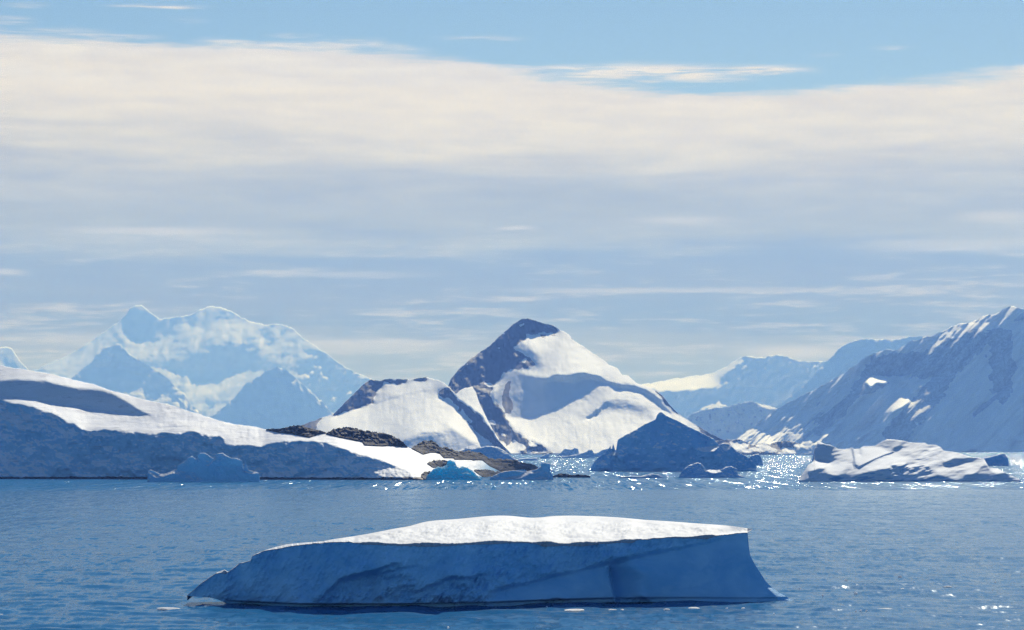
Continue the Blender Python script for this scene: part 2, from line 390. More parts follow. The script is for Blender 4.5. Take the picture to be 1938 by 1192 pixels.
# ------------------------------------------------------------------ sea
def build_sea():
    mt, n, b = principled('sea_water')
    g = n.node('ShaderNodeNewGeometry').outputs['Position']
    s = n.node('ShaderNodeSeparateXYZ'); n.put(s.inputs[0], g); X, Y, _ = s.outputs
    near = n.smooth(Y, 950.0, 350.0)
    # wind roughened water beyond about a kilometre, calmer water nearer
    edge = n.math('ADD', Y, n.math('MULTIPLY', n.math('SUBTRACT', n.noise(g, 0.01, 3, 0.5), 0.5), 160.0))
    wind = n.math('ADD', n.smooth(edge, 985.0, 1060.0), n.math('MULTIPLY', n.smooth(edge, 1500.0, 2300.0), 0.55))
    def sl(cx, cy, det, rough, z):
        t = n.node('ShaderNodeTexNoise'); n.put(t.inputs['Vector'], n.comb(n.math('MULTIPLY', X, 1.0 / cx), n.math('MULTIPLY', Y, 1.0 / cy), z))
        t.inputs['Scale'].default_value = 1.0; t.inputs['Detail'].default_value = det; t.inputs['Roughness'].default_value = rough
        q = n.node('ShaderNodeSeparateXYZ'); n.put(q.inputs[0], t.outputs['Color'])
        return n.math('SUBTRACT', q.outputs[0], 0.5), n.math('SUBTRACT', q.outputs[1], 0.5)
    comps = [(sl(0.8, 3.0, 3, 0.6, 0.0), 0.42, 0.23), (sl(2.4, 10.0, 3, 0.6, 5.0), 0.30, 0.10), (sl(1.5, 62.0, 2, 0.5, 9.0), 0.04, 1.35), (sl(3.2, 300.0, 2, 0.5, 19.0), 0.0, 0.8)]
    sx = sy = 0.0
    for (u, v), ka, kb in comps:
        amp = n.math('ADD', ka, n.math('MULTIPLY', wind, kb))
        sx = n.math('ADD', sx, n.math('MULTIPLY', u, n.math('ADD', ka, n.math('MULTIPLY', wind, kb * 1.45)))); sy = n.math('ADD', sy, n.math('MULTIPLY', v, amp))
    gust = n.smooth(n.noise(n.comb(n.math('MULTIPLY', X, 0.012), n.math('MULTIPLY', Y, 0.006), 2.0), 1.0, 4, 0.6), 0.3, 0.7, 0.75, 1.2)
    sx = n.math('MULTIPLY', sx, gust); sy = n.math('MULTIPLY', sy, gust)
    gn = n.node('ShaderNodeNewGeometry').outputs['Normal']
    va = n.node('ShaderNodeVectorMath', operation='ADD'); n.put(va.inputs[0], gn); n.put(va.inputs[1], n.comb(sx, sy, 0.0))
    vn = n.node('ShaderNodeVectorMath', operation='NORMALIZE'); n.put(vn.inputs[0], va.outputs[0])
    # a rough sea never mirrors fully at grazing angles: the reflectance levels off
    fr = n.node('ShaderNodeFresnel'); fr.inputs['IOR'].default_value = 1.333; n.put(fr.inputs['Normal'], vn.outputs[0])
    df = n.node('ShaderNodeBsdfDiffuse'); n.put(df.inputs['Color'], (0.014, 0.110, 0.26))
    gl = n.node('ShaderNodeBsdfAnisotropic'); gl.distribution = 'GGX'; n.put(gl.inputs['Color'], (0.86, 0.95, 1.0)); gl.inputs['Roughness'].default_value = 0.11; n.put(gl.inputs['Normal'], vn.outputs[0])
    mx = n.node('ShaderNodeMixShader'); n.put(mx.inputs[0], n.math('MULTIPLY', fr.outputs[0], 0.46)); n.l.new(df.outputs[0], mx.inputs[1]); n.l.new(gl.outputs[0], mx.inputs[2])
    n.l.new(mx.outputs[0], mt.node_tree.nodes['Material Output'].inputs['Surface']); n.n.remove(b)
    f = np.concatenate([np.linspace(40, 190, 14), 1 / np.linspace(1 / 195.0, 1 / 1900.0, 420), np.geomspace(1950, 25000, 46)])
    ad = np.concatenate([-np.linspace(math.pi, 0.30, 22), np.linspace(-0.215, 0.215, 820), np.linspace(0.30, math.pi, 22)])
    Rm = np.where(np.abs(ad) < 0.5, 25000, 1400 + 23600 * np.clip((1.15 - np.abs(ad)) / 0.65, 0, 1) ** 2)
    RR = f[:, None] * np.ones_like(ad)[None]; RR = np.where(RR > 900, 900 + (RR - 900) * ((Rm - 900) / 24100)[None], RR)
    XX = np.sin(ad)[None] * RR; YY = np.cos(ad)[None] * RR
    amp = np.clip(1.25 - RR / 900, 0, 1)
    Zz = 0.34 * fbm(XX / 5.5, YY / 2.6, 41, 3, 0.55) * amp + 0.25 * fbm(XX / 16, YY / 9.0, 47, 2) * np.clip(1.4 - RR / 1500, 0, 1)
    Zz *= (np.abs(ad) < 0.25)[None]
    V = np.stack([XX, YY, Zz], -1).reshape(-1, 3); nR, nC = XX.shape; idx = np.arange(nR * nC).reshape(nR, nC)
    q = np.stack([idx[:-1, :-1], idx[:-1, 1:], idx[1:, 1:], idx[1:, :-1]], -1).reshape(-1, 4).tolist()
    q.append(idx[0, :-1].tolist()[::-1])
    o = mesh_obj('sea', V, q, mt)
    tag(o, 'rippled blue sea with a glittering band beyond the bergs', 'sea', kind='structure')
build_sea()

#%%MOUNTAINS
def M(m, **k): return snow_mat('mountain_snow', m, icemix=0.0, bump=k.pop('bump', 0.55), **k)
def mountain(name, label, top, base_py, Yb, step, thick, mat, jit=1.0, jscale=8, seed=1, **kw):
    us = [a for a, b in top]
    f = Field(top, [(min(us), base_py), (max(us), base_py)], Yb, step, seed=seed, **kw)
    o = relief(name, f, mat, thick, jit=jit, jscale=jscale, seed=seed, drop=20.0)
    tag(o, label, 'mountain', kind='structure')
    return f, o
def bpy_row(Y): return HZ + H * F / Y

# A: pale massif far off on the left
YA = 24000
mountain('mountain', 'pale hazy twin-peaked massif, farthest of the mountains on the left',
    Z1((-620, 760), (-420, 620), (-160, 480), (60, 440), (180, 380), (230, 350), (330, 310), (400, 270), (470, 225), (520, 190), (560, 160), (600, 135), (640, 100), (660, 65), (690, 48), (720, 45), (750, 65), (775, 90), (815, 120),
       (850, 110), (900, 105), (960, 100), (1020, 70), (1080, 48), (1130, 60), (1180, 75), (1230, 110), (1290, 135), (1350, 145), (1400, 140), (1460, 148), (1500, 170), (1540, 210), (1600, 250),
       (1660, 290), (1720, 335), (1790, 380), (1880, 415), (1960, 450), (2060, 500), (2200, 560), (2400, 640), (2700, 760)), bpy_row(YA), YA, 2.0, 1200, M(YA / F, bump=0.2),
    jit=1.2, seed=3, q=2.15, rough=0.20, rscale=40, raspect=1.0, rskew=0.5, rtype='ridged', roct=4, fine=0.6, rim=3, rimq=2.2, regions=[
    RG(Z1((160, 380), (560, 140), (660, 60), (640, 180), (560, 240), (470, 330), (400, 400), (300, 400)), q=2.7, soft=9, rough=0.16, warp=6),
    RG(Z1((600, 200), (900, 150), (1300, 130), (1260, 210), (1080, 290), (900, 300), (700, 280)), q=2.7, soft=9, rough=0.16, warp=8),
    RG(Z1((640, 70), (720, 50), (800, 110), (820, 190), (760, 230), (640, 200)), q=1.0, soft=9),
    RG(Z1((1000, 290), (1180, 220), (1300, 260), (1280, 350), (1100, 400), (950, 400)), q=1.0, soft=9, warp=6),
    RG(Z1((930, 440), (1100, 400), (1350, 340), (1400, 300), (1330, 410), (1180, 500), (960, 520)), q=3.0, soft=9, warp=6, rough=0.16),
    RG(Z1((1260, 260), (1420, 180), (1500, 180), (1600, 240), (1560, 300), (1560, 430), (1480, 400), (1380, 330)), q=2.7, soft=9, warp=7, rough=0.18),
    RG(Z1((1560, 290), (1640, 300), (1900, 440), (2100, 560), (2000, 760), (1600, 760), (1560, 500)), q=1.0, soft=9, warp=4, rough=0.5)])

YB2 = 23000
mountain('mountain', 'faint small peak at the far left edge of the picture',
    Z1((-500, 380), (-300, 300), (-150, 330), (-60, 290), (0, 262), (30, 258), (60, 265), (95, 320), (140, 370), (220, 430), (320, 500)), bpy_row(YB2), YB2, 3.0, 1200, M(YB2 / F),
    seed=8, q=2.0, rough=0.4, rscale=20, rtype='ridged', rim=4, rimq=2.6)

YB = 20500
mountain('mountain', 'blue peak with a pale snow shelf in front of the left massif',
    Z1((240, 520), (370, 420), (420, 370), (480, 320), (490, 300), (530, 265), (600, 240), (640, 280), (680, 310), (740, 345), (800, 375), (850, 410), (900, 470), (940, 500), (980, 560), (1040, 620), (1140, 690)),
    bpy_row(YB), YB, 1.6, 2500, M(YB / F), jit=2.0, jscale=10, seed=13, q=1.1, rough=0.7, rscale=22, rtype='ridged', rim=2.5, rimq=2.4, regions=[
    RG(Z1((430, 430), (470, 375), (560, 370), (650, 385), (750, 440), (730, 455), (640, 430), (560, 420)), q=3.6, soft=2, rough=0.2),
    RG(Z1((300, 480), (430, 430), (560, 440), (700, 465), (860, 480), (900, 540), (860, 700), (300, 700)), q=3.0, soft=5, rough=0.4, warp=6),
    RG(Z1((720, 400), (790, 370), (860, 420), (800, 405)), q=3.2, soft=2)])

YC = 19500
mountain('mountain', 'blue pyramid-shaped peak above the left snow slope, nearer than the massif',
    Z1((960, 690), (1080, 610), (1150, 560), (1210, 500), (1250, 450), (1310, 410), (1370, 375), (1410, 360), (1460, 375), (1500, 410), (1540, 450), (1590, 490), (1640, 540), (1720, 620), (1850, 700)),
    bpy_row(YC), YC, 1.6, 2200, M(YC / F), jit=2.2, jscale=12, seed=21, q=0.95, rough=0.65, rscale=26, rtype='ridged', rskew=-0.3, rim=1.5, rimq=2.0, regions=[
    RG(Z1((1120, 690), (1210, 520), (1240, 500), (1190, 690)), q=2.2, soft=5)])

# right-hand distance
YF = 19500
mountain('mountain', 'pale far ridge with a cream snowfield right of the pyramid mountain',
    Z3((60, 470), (160, 420), (280, 385), (340, 375), (420, 360), (500, 350), (580, 335), (640, 305), (680, 275), (710, 262), (740, 265), (800, 270), (820, 262), (860, 255), (900, 265), (950, 285), (1000, 285), (1080, 285), (1150, 300), (1300, 360), (1500, 500)),
    bpy_row(YF), YF, 1.6, 2500, M(YF / F), jit=1.0, seed=33, q=1.0, rough=0.7, rscale=20, rtype='ridged', rskew=0.5, rim=2, rimq=2.6, regions=[
    RG(Z3((200, 400), (420, 350), (580, 325), (640, 300), (720, 255), (690, 300), (640, 335), (610, 370), (600, 400), (500, 415), (380, 415)), q=4.2, soft=2, rough=0.12),
    RG(Z3((500, 500), (540, 440), (660, 400), (610, 430), (650, 480), (560, 500)), q=3.5, soft=2, rough=0.3),
    RG(Z3((780, 350), (800, 275), (830, 265), (810, 340)), q=2.8, soft=2),
    RG(Z3((960, 350), (1020, 290), (1050, 290), (980, 370)), q=2.6, soft=2)])
YG = 16500
mountain('mountain', 'pale blue shoulder rising behind the big right mountain',
    Z3((760, 560), (900, 450), (980, 390), (1050, 310), (1100, 265), (1130, 225), (1190, 200), (1230, 185), (1280, 190), (1380, 190), (1480, 175), (1560, 180), (1700, 230), (1900, 330)),
    bpy_row(YG), YG, 1.8, 2200, M(YG / F), jit=1.2, seed=39, q=0.9, rough=0.6, rscale=26, rtype='ridged', rskew=0.6, rim=1.5, rimq=2)
YI = 10500
mountain('hill', 'low dark blue hill between the pyramid mountain and the right mountain',
    Z3((330, 640), (440, 560), (470, 525), (520, 500), (580, 490), (640, 485), (700, 470), (740, 460), (790, 475), (860, 490), (900, 500), (1000, 560), (1100, 640)),
    bpy_row(YI), YI, 1.4, 700, M(YI / F, rockc=(0.10, 0.10, 0.11)), jit=1.2, seed=44, q=0.8, rough=0.5, rscale=14, rim=1.0, rimq=2, regions=[
    RG(Z3((760, 483), (790, 472), (870, 487), (860, 497), (800, 490)), q=4, soft=1),
    RG(Z3((330, 700), (440, 555), (580, 485), (740, 455), (900, 500), (1100, 640), (1100, 700)), rock=0.42),
    RG(Z3((560, 640), (620, 605), (690, 592), (760, 600), (720, 660), (600, 660)), q=4, soft=1.5, rock=0)])

# H: the big blue mountain on the right
YH = 8500
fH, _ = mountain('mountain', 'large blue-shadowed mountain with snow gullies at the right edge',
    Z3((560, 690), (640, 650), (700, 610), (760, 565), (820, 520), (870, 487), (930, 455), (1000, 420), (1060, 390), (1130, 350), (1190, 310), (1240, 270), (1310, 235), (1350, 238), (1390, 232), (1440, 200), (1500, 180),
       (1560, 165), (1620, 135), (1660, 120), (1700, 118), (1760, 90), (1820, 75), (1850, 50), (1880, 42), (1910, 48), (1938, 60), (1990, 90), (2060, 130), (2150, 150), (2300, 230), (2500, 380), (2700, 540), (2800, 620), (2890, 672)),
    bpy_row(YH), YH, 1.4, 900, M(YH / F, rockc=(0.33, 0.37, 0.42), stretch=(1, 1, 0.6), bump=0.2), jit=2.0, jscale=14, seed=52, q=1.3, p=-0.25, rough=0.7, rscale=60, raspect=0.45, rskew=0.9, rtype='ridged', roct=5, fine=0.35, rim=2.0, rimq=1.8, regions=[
    # the large faces
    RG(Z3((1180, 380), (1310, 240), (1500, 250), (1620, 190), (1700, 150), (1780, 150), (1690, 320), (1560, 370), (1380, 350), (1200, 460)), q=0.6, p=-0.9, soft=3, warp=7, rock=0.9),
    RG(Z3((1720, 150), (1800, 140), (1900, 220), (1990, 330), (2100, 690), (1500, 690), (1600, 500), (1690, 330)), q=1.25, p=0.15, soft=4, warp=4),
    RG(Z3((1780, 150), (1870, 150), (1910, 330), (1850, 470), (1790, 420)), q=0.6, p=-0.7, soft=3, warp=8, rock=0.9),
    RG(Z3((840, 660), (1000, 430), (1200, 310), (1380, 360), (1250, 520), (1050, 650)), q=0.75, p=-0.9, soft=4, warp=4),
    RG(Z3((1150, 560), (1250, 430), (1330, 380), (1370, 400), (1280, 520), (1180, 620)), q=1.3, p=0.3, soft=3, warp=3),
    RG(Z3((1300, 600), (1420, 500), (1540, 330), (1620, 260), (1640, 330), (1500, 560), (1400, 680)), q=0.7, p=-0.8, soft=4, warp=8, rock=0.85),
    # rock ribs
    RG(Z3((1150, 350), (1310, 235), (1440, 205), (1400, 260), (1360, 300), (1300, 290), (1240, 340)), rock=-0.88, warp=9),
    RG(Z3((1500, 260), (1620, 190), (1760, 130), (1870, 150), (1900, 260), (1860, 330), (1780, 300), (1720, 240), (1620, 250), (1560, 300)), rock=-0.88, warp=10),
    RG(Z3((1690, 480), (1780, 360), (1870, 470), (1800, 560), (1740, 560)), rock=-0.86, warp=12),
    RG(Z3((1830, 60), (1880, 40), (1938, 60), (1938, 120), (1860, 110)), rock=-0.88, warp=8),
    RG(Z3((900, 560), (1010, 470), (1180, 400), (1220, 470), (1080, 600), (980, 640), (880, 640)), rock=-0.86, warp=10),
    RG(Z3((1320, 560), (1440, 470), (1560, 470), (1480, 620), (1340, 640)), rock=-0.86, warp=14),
    # lit gullies and snow fans
    RG(Z3((1238, 378), (1270, 350), (1310, 348), (1360, 358), (1335, 382), (1290, 378), (1265, 398)), q=10, rough=0.05, p=0.8, soft=1.2, rock=0),
    RG(Z3((1390, 356), (1450, 338), (1430, 362), (1402, 382)), q=10, rough=0.05, p=0.8, soft=1.2, rock=0),
    RG(Z3((1465, 398), (1500, 362), (1542, 350), (1525, 375), (1490, 398)), q=10, rough=0.05, p=0.8, soft=1.2, rock=0),
    RG(Z3((1342, 518), (1370, 468), (1400, 415), (1425, 388), (1440, 405), (1432, 440), (1442, 465), (1400, 492)), q=10, rough=0.05, p=0.8, soft=1.2, rock=0),
    RG(Z3((1196, 632), (1230, 598), (1302, 548), (1285, 580), (1225, 625)), q=10, rough=0.05, p=1.0, soft=1, rock=0),
    RG(Z3((1105, 652), (1190, 588), (1155, 630), (1120, 655)), q=10, rough=0.05, p=1.0, soft=1, rock=0),
    RG(Z3((1020, 655), (1060, 600), (1142, 543), (1120, 575), (1075, 620), (1040, 660)), q=10, rough=0.05, p=1.0, soft=1, rock=0),
    RG(Z3((1232, 638), (1262, 615), (1258, 630), (1240, 640)), q=10, rough=0.05, soft=1, rock=0),
    RG(Z3((1895, 632), (1930, 600), (2010, 560), (2060, 640), (1960, 636)), q=10, rough=0.05, soft=1, rock=0),
    RG(Z3((640, 660), (700, 612), (770, 570), (860, 505), (850, 520), (790, 580), (838, 600), (846, 650), (720, 660)), q=3.8, p=0.3, soft=1.2, rock=0)])

# D: the dark-shouldered snow pyramid
YD = 5900
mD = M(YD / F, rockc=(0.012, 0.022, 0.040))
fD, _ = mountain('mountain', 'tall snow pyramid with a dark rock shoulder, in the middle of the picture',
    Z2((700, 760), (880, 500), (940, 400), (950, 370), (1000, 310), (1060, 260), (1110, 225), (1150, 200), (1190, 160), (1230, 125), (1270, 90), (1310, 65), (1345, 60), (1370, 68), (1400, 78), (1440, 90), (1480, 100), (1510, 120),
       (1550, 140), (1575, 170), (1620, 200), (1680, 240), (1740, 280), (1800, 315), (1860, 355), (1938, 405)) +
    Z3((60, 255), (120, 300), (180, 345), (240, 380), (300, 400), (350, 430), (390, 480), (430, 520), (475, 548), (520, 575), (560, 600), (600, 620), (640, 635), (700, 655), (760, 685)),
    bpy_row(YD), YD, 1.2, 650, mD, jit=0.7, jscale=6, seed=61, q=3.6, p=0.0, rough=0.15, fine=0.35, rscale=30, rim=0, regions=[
    # soft shading of the snow
    RG(Z2((1230, 100), (1500, 90), (1560, 300), (1480, 340), (1200, 340)), p=-1.2, soft=16),
    RG(Z2((1440, 400), (1640, 370), (1760, 410), (1700, 440), (1560, 480), (1450, 520), (1400, 520)), q=2.4, p=-0.6, soft=12),
    RG(Z2((1700, 500), (1830, 470), (1960, 520), (1980, 580), (1860, 530), (1760, 520)), q=1.7, p=0, soft=7),
    RG(Z2((1640, 575), (1660, 555), (1750, 480), (1760, 495), (1690, 560)), q=1.0, soft=1.5, rock=0.45, rough=0.5),
    RG(Z2((1725, 582), (1745, 582), (1740, 590)), rock=1),
    # the shaded basin
    RG(Z2((1190, 350), (1270, 318), (1350, 350), (1440, 365), (1462, 400), (1452, 450), (1430, 515), (1380, 550), (1300, 572), (1240, 560), (1190, 500)), q=0.75, p=-1.3, soft=2.5, warp=1),
    # bergschrund step across the face
    RG(Z2((1430, 370), (1480, 350), (1560, 348), (1640, 336), (1700, 353), (1760, 385), (1830, 400), (1880, 403), (1940, 428), (1985, 460), (1990, 470), (1940, 446), (1860, 415), (1800, 412), (1740, 388), (1690, 374), (1640, 368), (1590, 392), (1540, 385), (1480, 380), (1440, 395)), q=-0.3, soft=1.2, rough=0.3, rock=0.30),
    RG(Z3((180, 375), (240, 395), (300, 420), (350, 460), (400, 515), (392, 520), (340, 475), (290, 435), (230, 405)), q=0.2, soft=1, rock=0.3),
    # rock
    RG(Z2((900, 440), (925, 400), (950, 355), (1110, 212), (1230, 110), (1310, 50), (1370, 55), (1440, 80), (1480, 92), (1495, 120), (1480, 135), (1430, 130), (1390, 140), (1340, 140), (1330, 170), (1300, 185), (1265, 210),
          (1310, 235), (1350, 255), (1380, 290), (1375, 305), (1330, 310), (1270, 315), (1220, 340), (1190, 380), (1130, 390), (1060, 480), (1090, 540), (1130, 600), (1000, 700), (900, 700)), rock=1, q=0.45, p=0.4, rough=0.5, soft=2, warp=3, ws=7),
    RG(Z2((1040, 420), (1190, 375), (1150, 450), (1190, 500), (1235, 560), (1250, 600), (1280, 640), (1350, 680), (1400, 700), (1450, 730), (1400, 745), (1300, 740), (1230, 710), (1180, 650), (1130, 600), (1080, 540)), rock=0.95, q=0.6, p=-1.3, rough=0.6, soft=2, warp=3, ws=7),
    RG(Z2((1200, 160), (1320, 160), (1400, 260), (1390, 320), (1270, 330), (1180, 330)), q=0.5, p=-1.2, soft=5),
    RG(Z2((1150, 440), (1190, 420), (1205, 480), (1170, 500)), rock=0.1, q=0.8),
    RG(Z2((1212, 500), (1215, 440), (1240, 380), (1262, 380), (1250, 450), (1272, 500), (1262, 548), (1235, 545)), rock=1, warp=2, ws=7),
    RG(Z2((1400, 146), (1430, 142), (1440, 152), (1420, 158)), rock=1), RG(Z2((1455, 145), (1500, 150), (1500, 158), (1470, 152)), rock=1),
    RG(Z2((1310, 285), (1325, 262), (1340, 270), (1335, 290)), rock=0, q=3), RG(Z2((1190, 210), (1210, 205), (1200, 220)), rock=0, q=3),
    RG(Z2((1105, 385), (1150, 385), (1190, 410), (1150, 405)), rock=0, q=3), RG(Z2((1130, 580), (1160, 578), (1180, 600), (1150, 600)), rock=0, q=3),
    RG(Z2((1290, 90), (1330, 80), (1300, 105)), rock=0.1, q=2.5),
    *[RG([(x, y), (x + w, y - w * .55), (x + w * 1.5, y - w * .3), (x + w * .5, y + w * .25)], rock=0.05, q=2.2, soft=0.6, warp=1.0, ws=5) for x, y, w in
      ((846, 712, 5), (862, 698, 4), (880, 690, 6), (893, 668, 4), (905, 676, 3), (920, 655, 6), (936, 640, 4), (950, 632, 5), (958, 652, 3), (930, 690, 4), (948, 700, 5), (912, 712, 4), (890, 722, 4), (966, 672, 4), (975, 622, 4), (985, 640, 3),
       (915, 735, 4), (925, 750, 5), (940, 772, 4), (955, 790, 6), (965, 815, 5), (985, 828, 6), (1000, 838, 5), (900, 728, 3))],
    RG(Z2((1195, 650), (1220, 650), (1240, 670), (1215, 665)), rock=0, q=3),
    RG(Z2((1230, 722), (1275, 680), (1310, 700), (1340, 730), (1280, 735)), rock=0, q=3.5), RG(Z2((1340, 690), (1370, 690), (1400, 715), (1350, 712)), rock=0, q=3.5),
    RG(Z2((1400, 740), (1450, 725), (1500, 745), (1450, 760), (1250, 765), (1240, 752)), rock=0.55, warp=3, ws=8),
    RG(Z2((1545, 135), (1580, 168), (1570, 172)), rock=1), RG(Z2((1570, 140), (1800, 300), (1938, 392), (1938, 412), (1800, 320), (1620, 208)), q=2.2, p=0.6, soft=1, rock=0.36),
    RG(Z3((305, 392), (360, 425), (420, 485), (485, 552), (470, 548), (410, 512), (360, 460), (320, 412)), rock=0.8, q=1.2),
    RG(Z3((480, 545), (560, 585), (640, 630), (700, 660), (640, 650), (600, 650), (540, 620)), rock=0.62, q=1.2, warp=2)])

YE = 5600
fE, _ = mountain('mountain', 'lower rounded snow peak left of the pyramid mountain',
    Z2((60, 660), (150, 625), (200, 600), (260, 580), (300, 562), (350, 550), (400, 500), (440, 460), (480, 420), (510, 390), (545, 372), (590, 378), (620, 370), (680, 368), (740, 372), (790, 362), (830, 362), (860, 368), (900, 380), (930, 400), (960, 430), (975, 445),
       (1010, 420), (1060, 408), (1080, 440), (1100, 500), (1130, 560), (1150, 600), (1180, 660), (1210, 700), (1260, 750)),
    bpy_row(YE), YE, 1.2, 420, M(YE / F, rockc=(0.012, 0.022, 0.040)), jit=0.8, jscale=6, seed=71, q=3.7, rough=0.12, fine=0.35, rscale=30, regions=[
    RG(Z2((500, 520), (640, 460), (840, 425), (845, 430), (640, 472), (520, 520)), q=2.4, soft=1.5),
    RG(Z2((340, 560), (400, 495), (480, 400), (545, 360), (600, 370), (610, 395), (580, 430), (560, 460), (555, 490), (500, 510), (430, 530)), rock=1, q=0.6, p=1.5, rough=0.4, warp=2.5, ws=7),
    RG(Z2((580, 378), (620, 360), (740, 365), (730, 385), (690, 398), (640, 388)), rock=1, q=1.2, warp=2, ws=6), RG(Z2((750, 376), (790, 355), (830, 355), (828, 377), (790, 384)), rock=1, q=1.2, warp=1.5, ws=6),
    RG(Z2((640, 375), (680, 372), (672, 382)), rock=0, q=3), RG(Z2((515, 480), (530, 478), (522, 492)), rock=0, q=3),
    RG(Z2((60, 680), (150, 610), (260, 570), (300, 562), (270, 600), (258, 640)), rock=1, q=1.2, warp=2, ws=7),
    RG(Z2((885, 455), (900, 420), (940, 410), (965, 440), (1005, 480), (1050, 520), (1100, 560), (1140, 600), (1180, 660), (1230, 720), (1260, 760), (1180, 715), (1120, 680), (1075, 640), (1030, 580), (985, 520), (960, 480)), rock=0.75, q=0.7, p=-2.2, rough=0.6, warp=3, ws=7),
    RG(Z2((980, 440), (1015, 418), (1060, 405), (1085, 450), (1105, 520), (1110, 545), (1060, 490), (1020, 465)), rock=0, q=2.6, p=0.3, soft=1.5),
    RG(Z2((1040, 610), (1160, 700), (1120, 690), (1060, 640)), rock=0, q=3), RG(Z2((1010, 520), (1060, 590), (1050, 595), (1000, 530)), rock=0.1, q=3),
    RG(Z2((690, 690), (770, 655), (850, 650), (905, 640), (935, 602), (1000, 650), (1085, 705), (1060, 760), (700, 760)), q=0.85, soft=2.5, warp=1),
    RG(Z2((770, 658), (800, 640), (890, 638), (900, 644), (800, 650)), q=0.4, soft=1)])

# low rocky snow shore across the water at the foot of the right mountain
YJ = 5650
mountain('shore', 'low rocky snow shore under the right mountain, across the glittering water',
    Z10((-260, 330), (-100, 320), (0, 300), (60, 320), (130, 305), (190, 305), (250, 330), (330, 360), (400, 410), (450, 410), (520, 380), (600, 378), (680, 385), (740, 405), (800, 370), (900, 350), (1000, 335), (1100, 335), (1200, 355), (1300, 385), (1400, 430), (1500, 450),
        (1600, 470), (1800, 500), (2200, 520), (2600, 540), (3000, 560)), 860.4, YJ, 0.8, 200, M(YJ / F, rockc=(0.10, 0.10, 0.11)), jit=0.5, jscale=3, seed=81, q=1.6, rough=0.6, rscale=12, regions=[
    RG(Z10((-300, 280), (3000, 280), (3000, 620), (-300, 620)), rock=0.58, warp=1),
    RG(Z10((0, 370), (120, 390), (250, 370), (350, 420), (340, 470), (200, 500), (80, 460)), rock=0, q=4),
    RG(Z10((500, 420), (600, 400), (680, 410), (760, 450), (920, 520), (840, 520), (700, 470), (540, 450)), rock=0, q=4),
    RG(Z10((0, 480), (300, 480), (600, 470), (900, 530), (700, 545), (200, 520)), rock=0.2, q=3),
    RG(Z10((970, 490), (1060, 465), (1200, 470), (1240, 530), (1100, 560), (990, 530)), rock=0, q=4),
    RG(Z10((1200, 390), (1300, 395), (1450, 450), (1600, 500), (1560, 500), (1400, 460), (1180, 440)), rock=0, q=4),
    RG(Z10((1250, 460), (1500, 490), (1700, 520), (1700, 570), (1250, 570)), rock=0.15, q=1.2),
    RG(Z10((900, 565), (1200, 550), (1300, 570), (1000, 590)), rock=0.1, q=3)])

#%%ISLAND
island_top = Z1((-700, 905), (-660, 780), (-600, 600), (-480, 430), (-330, 350), (-100, 345), (0, 353), (60, 365), (130, 375), (250, 395), (370, 425), (480, 450), (560, 480), (640, 500), (720, 525), (800, 540), (880, 560), (960, 585), (1040, 610), (1120, 635), (1200, 655), (1300, 665), (1380, 678)) + \
    Z11((0, 120), (100, 130), (200, 152), (300, 160), (400, 185), (520, 180), (620, 160), (700, 175), (800, 205), (900, 228), (1000, 240), (1100, 270), (1240, 285), (1380, 300), (1450, 300), (1520, 320), (1600, 345), (1700, 350), (1800, 380), (1938, 400)) + \
    Z9((130, 240), (240, 235), (360, 270), (470, 265), (560, 320), (720, 345), (860, 355), (1000, 345), (1140, 345), (1250, 365), (1340, 400))
island_base = [(-262, 905.5), (-130, 905.5), (0, 905.5), (400, 906.5), (800, 908.5), (850, 905.5), (900, 904), (950, 900), (1000, 897), (1048, 893)]
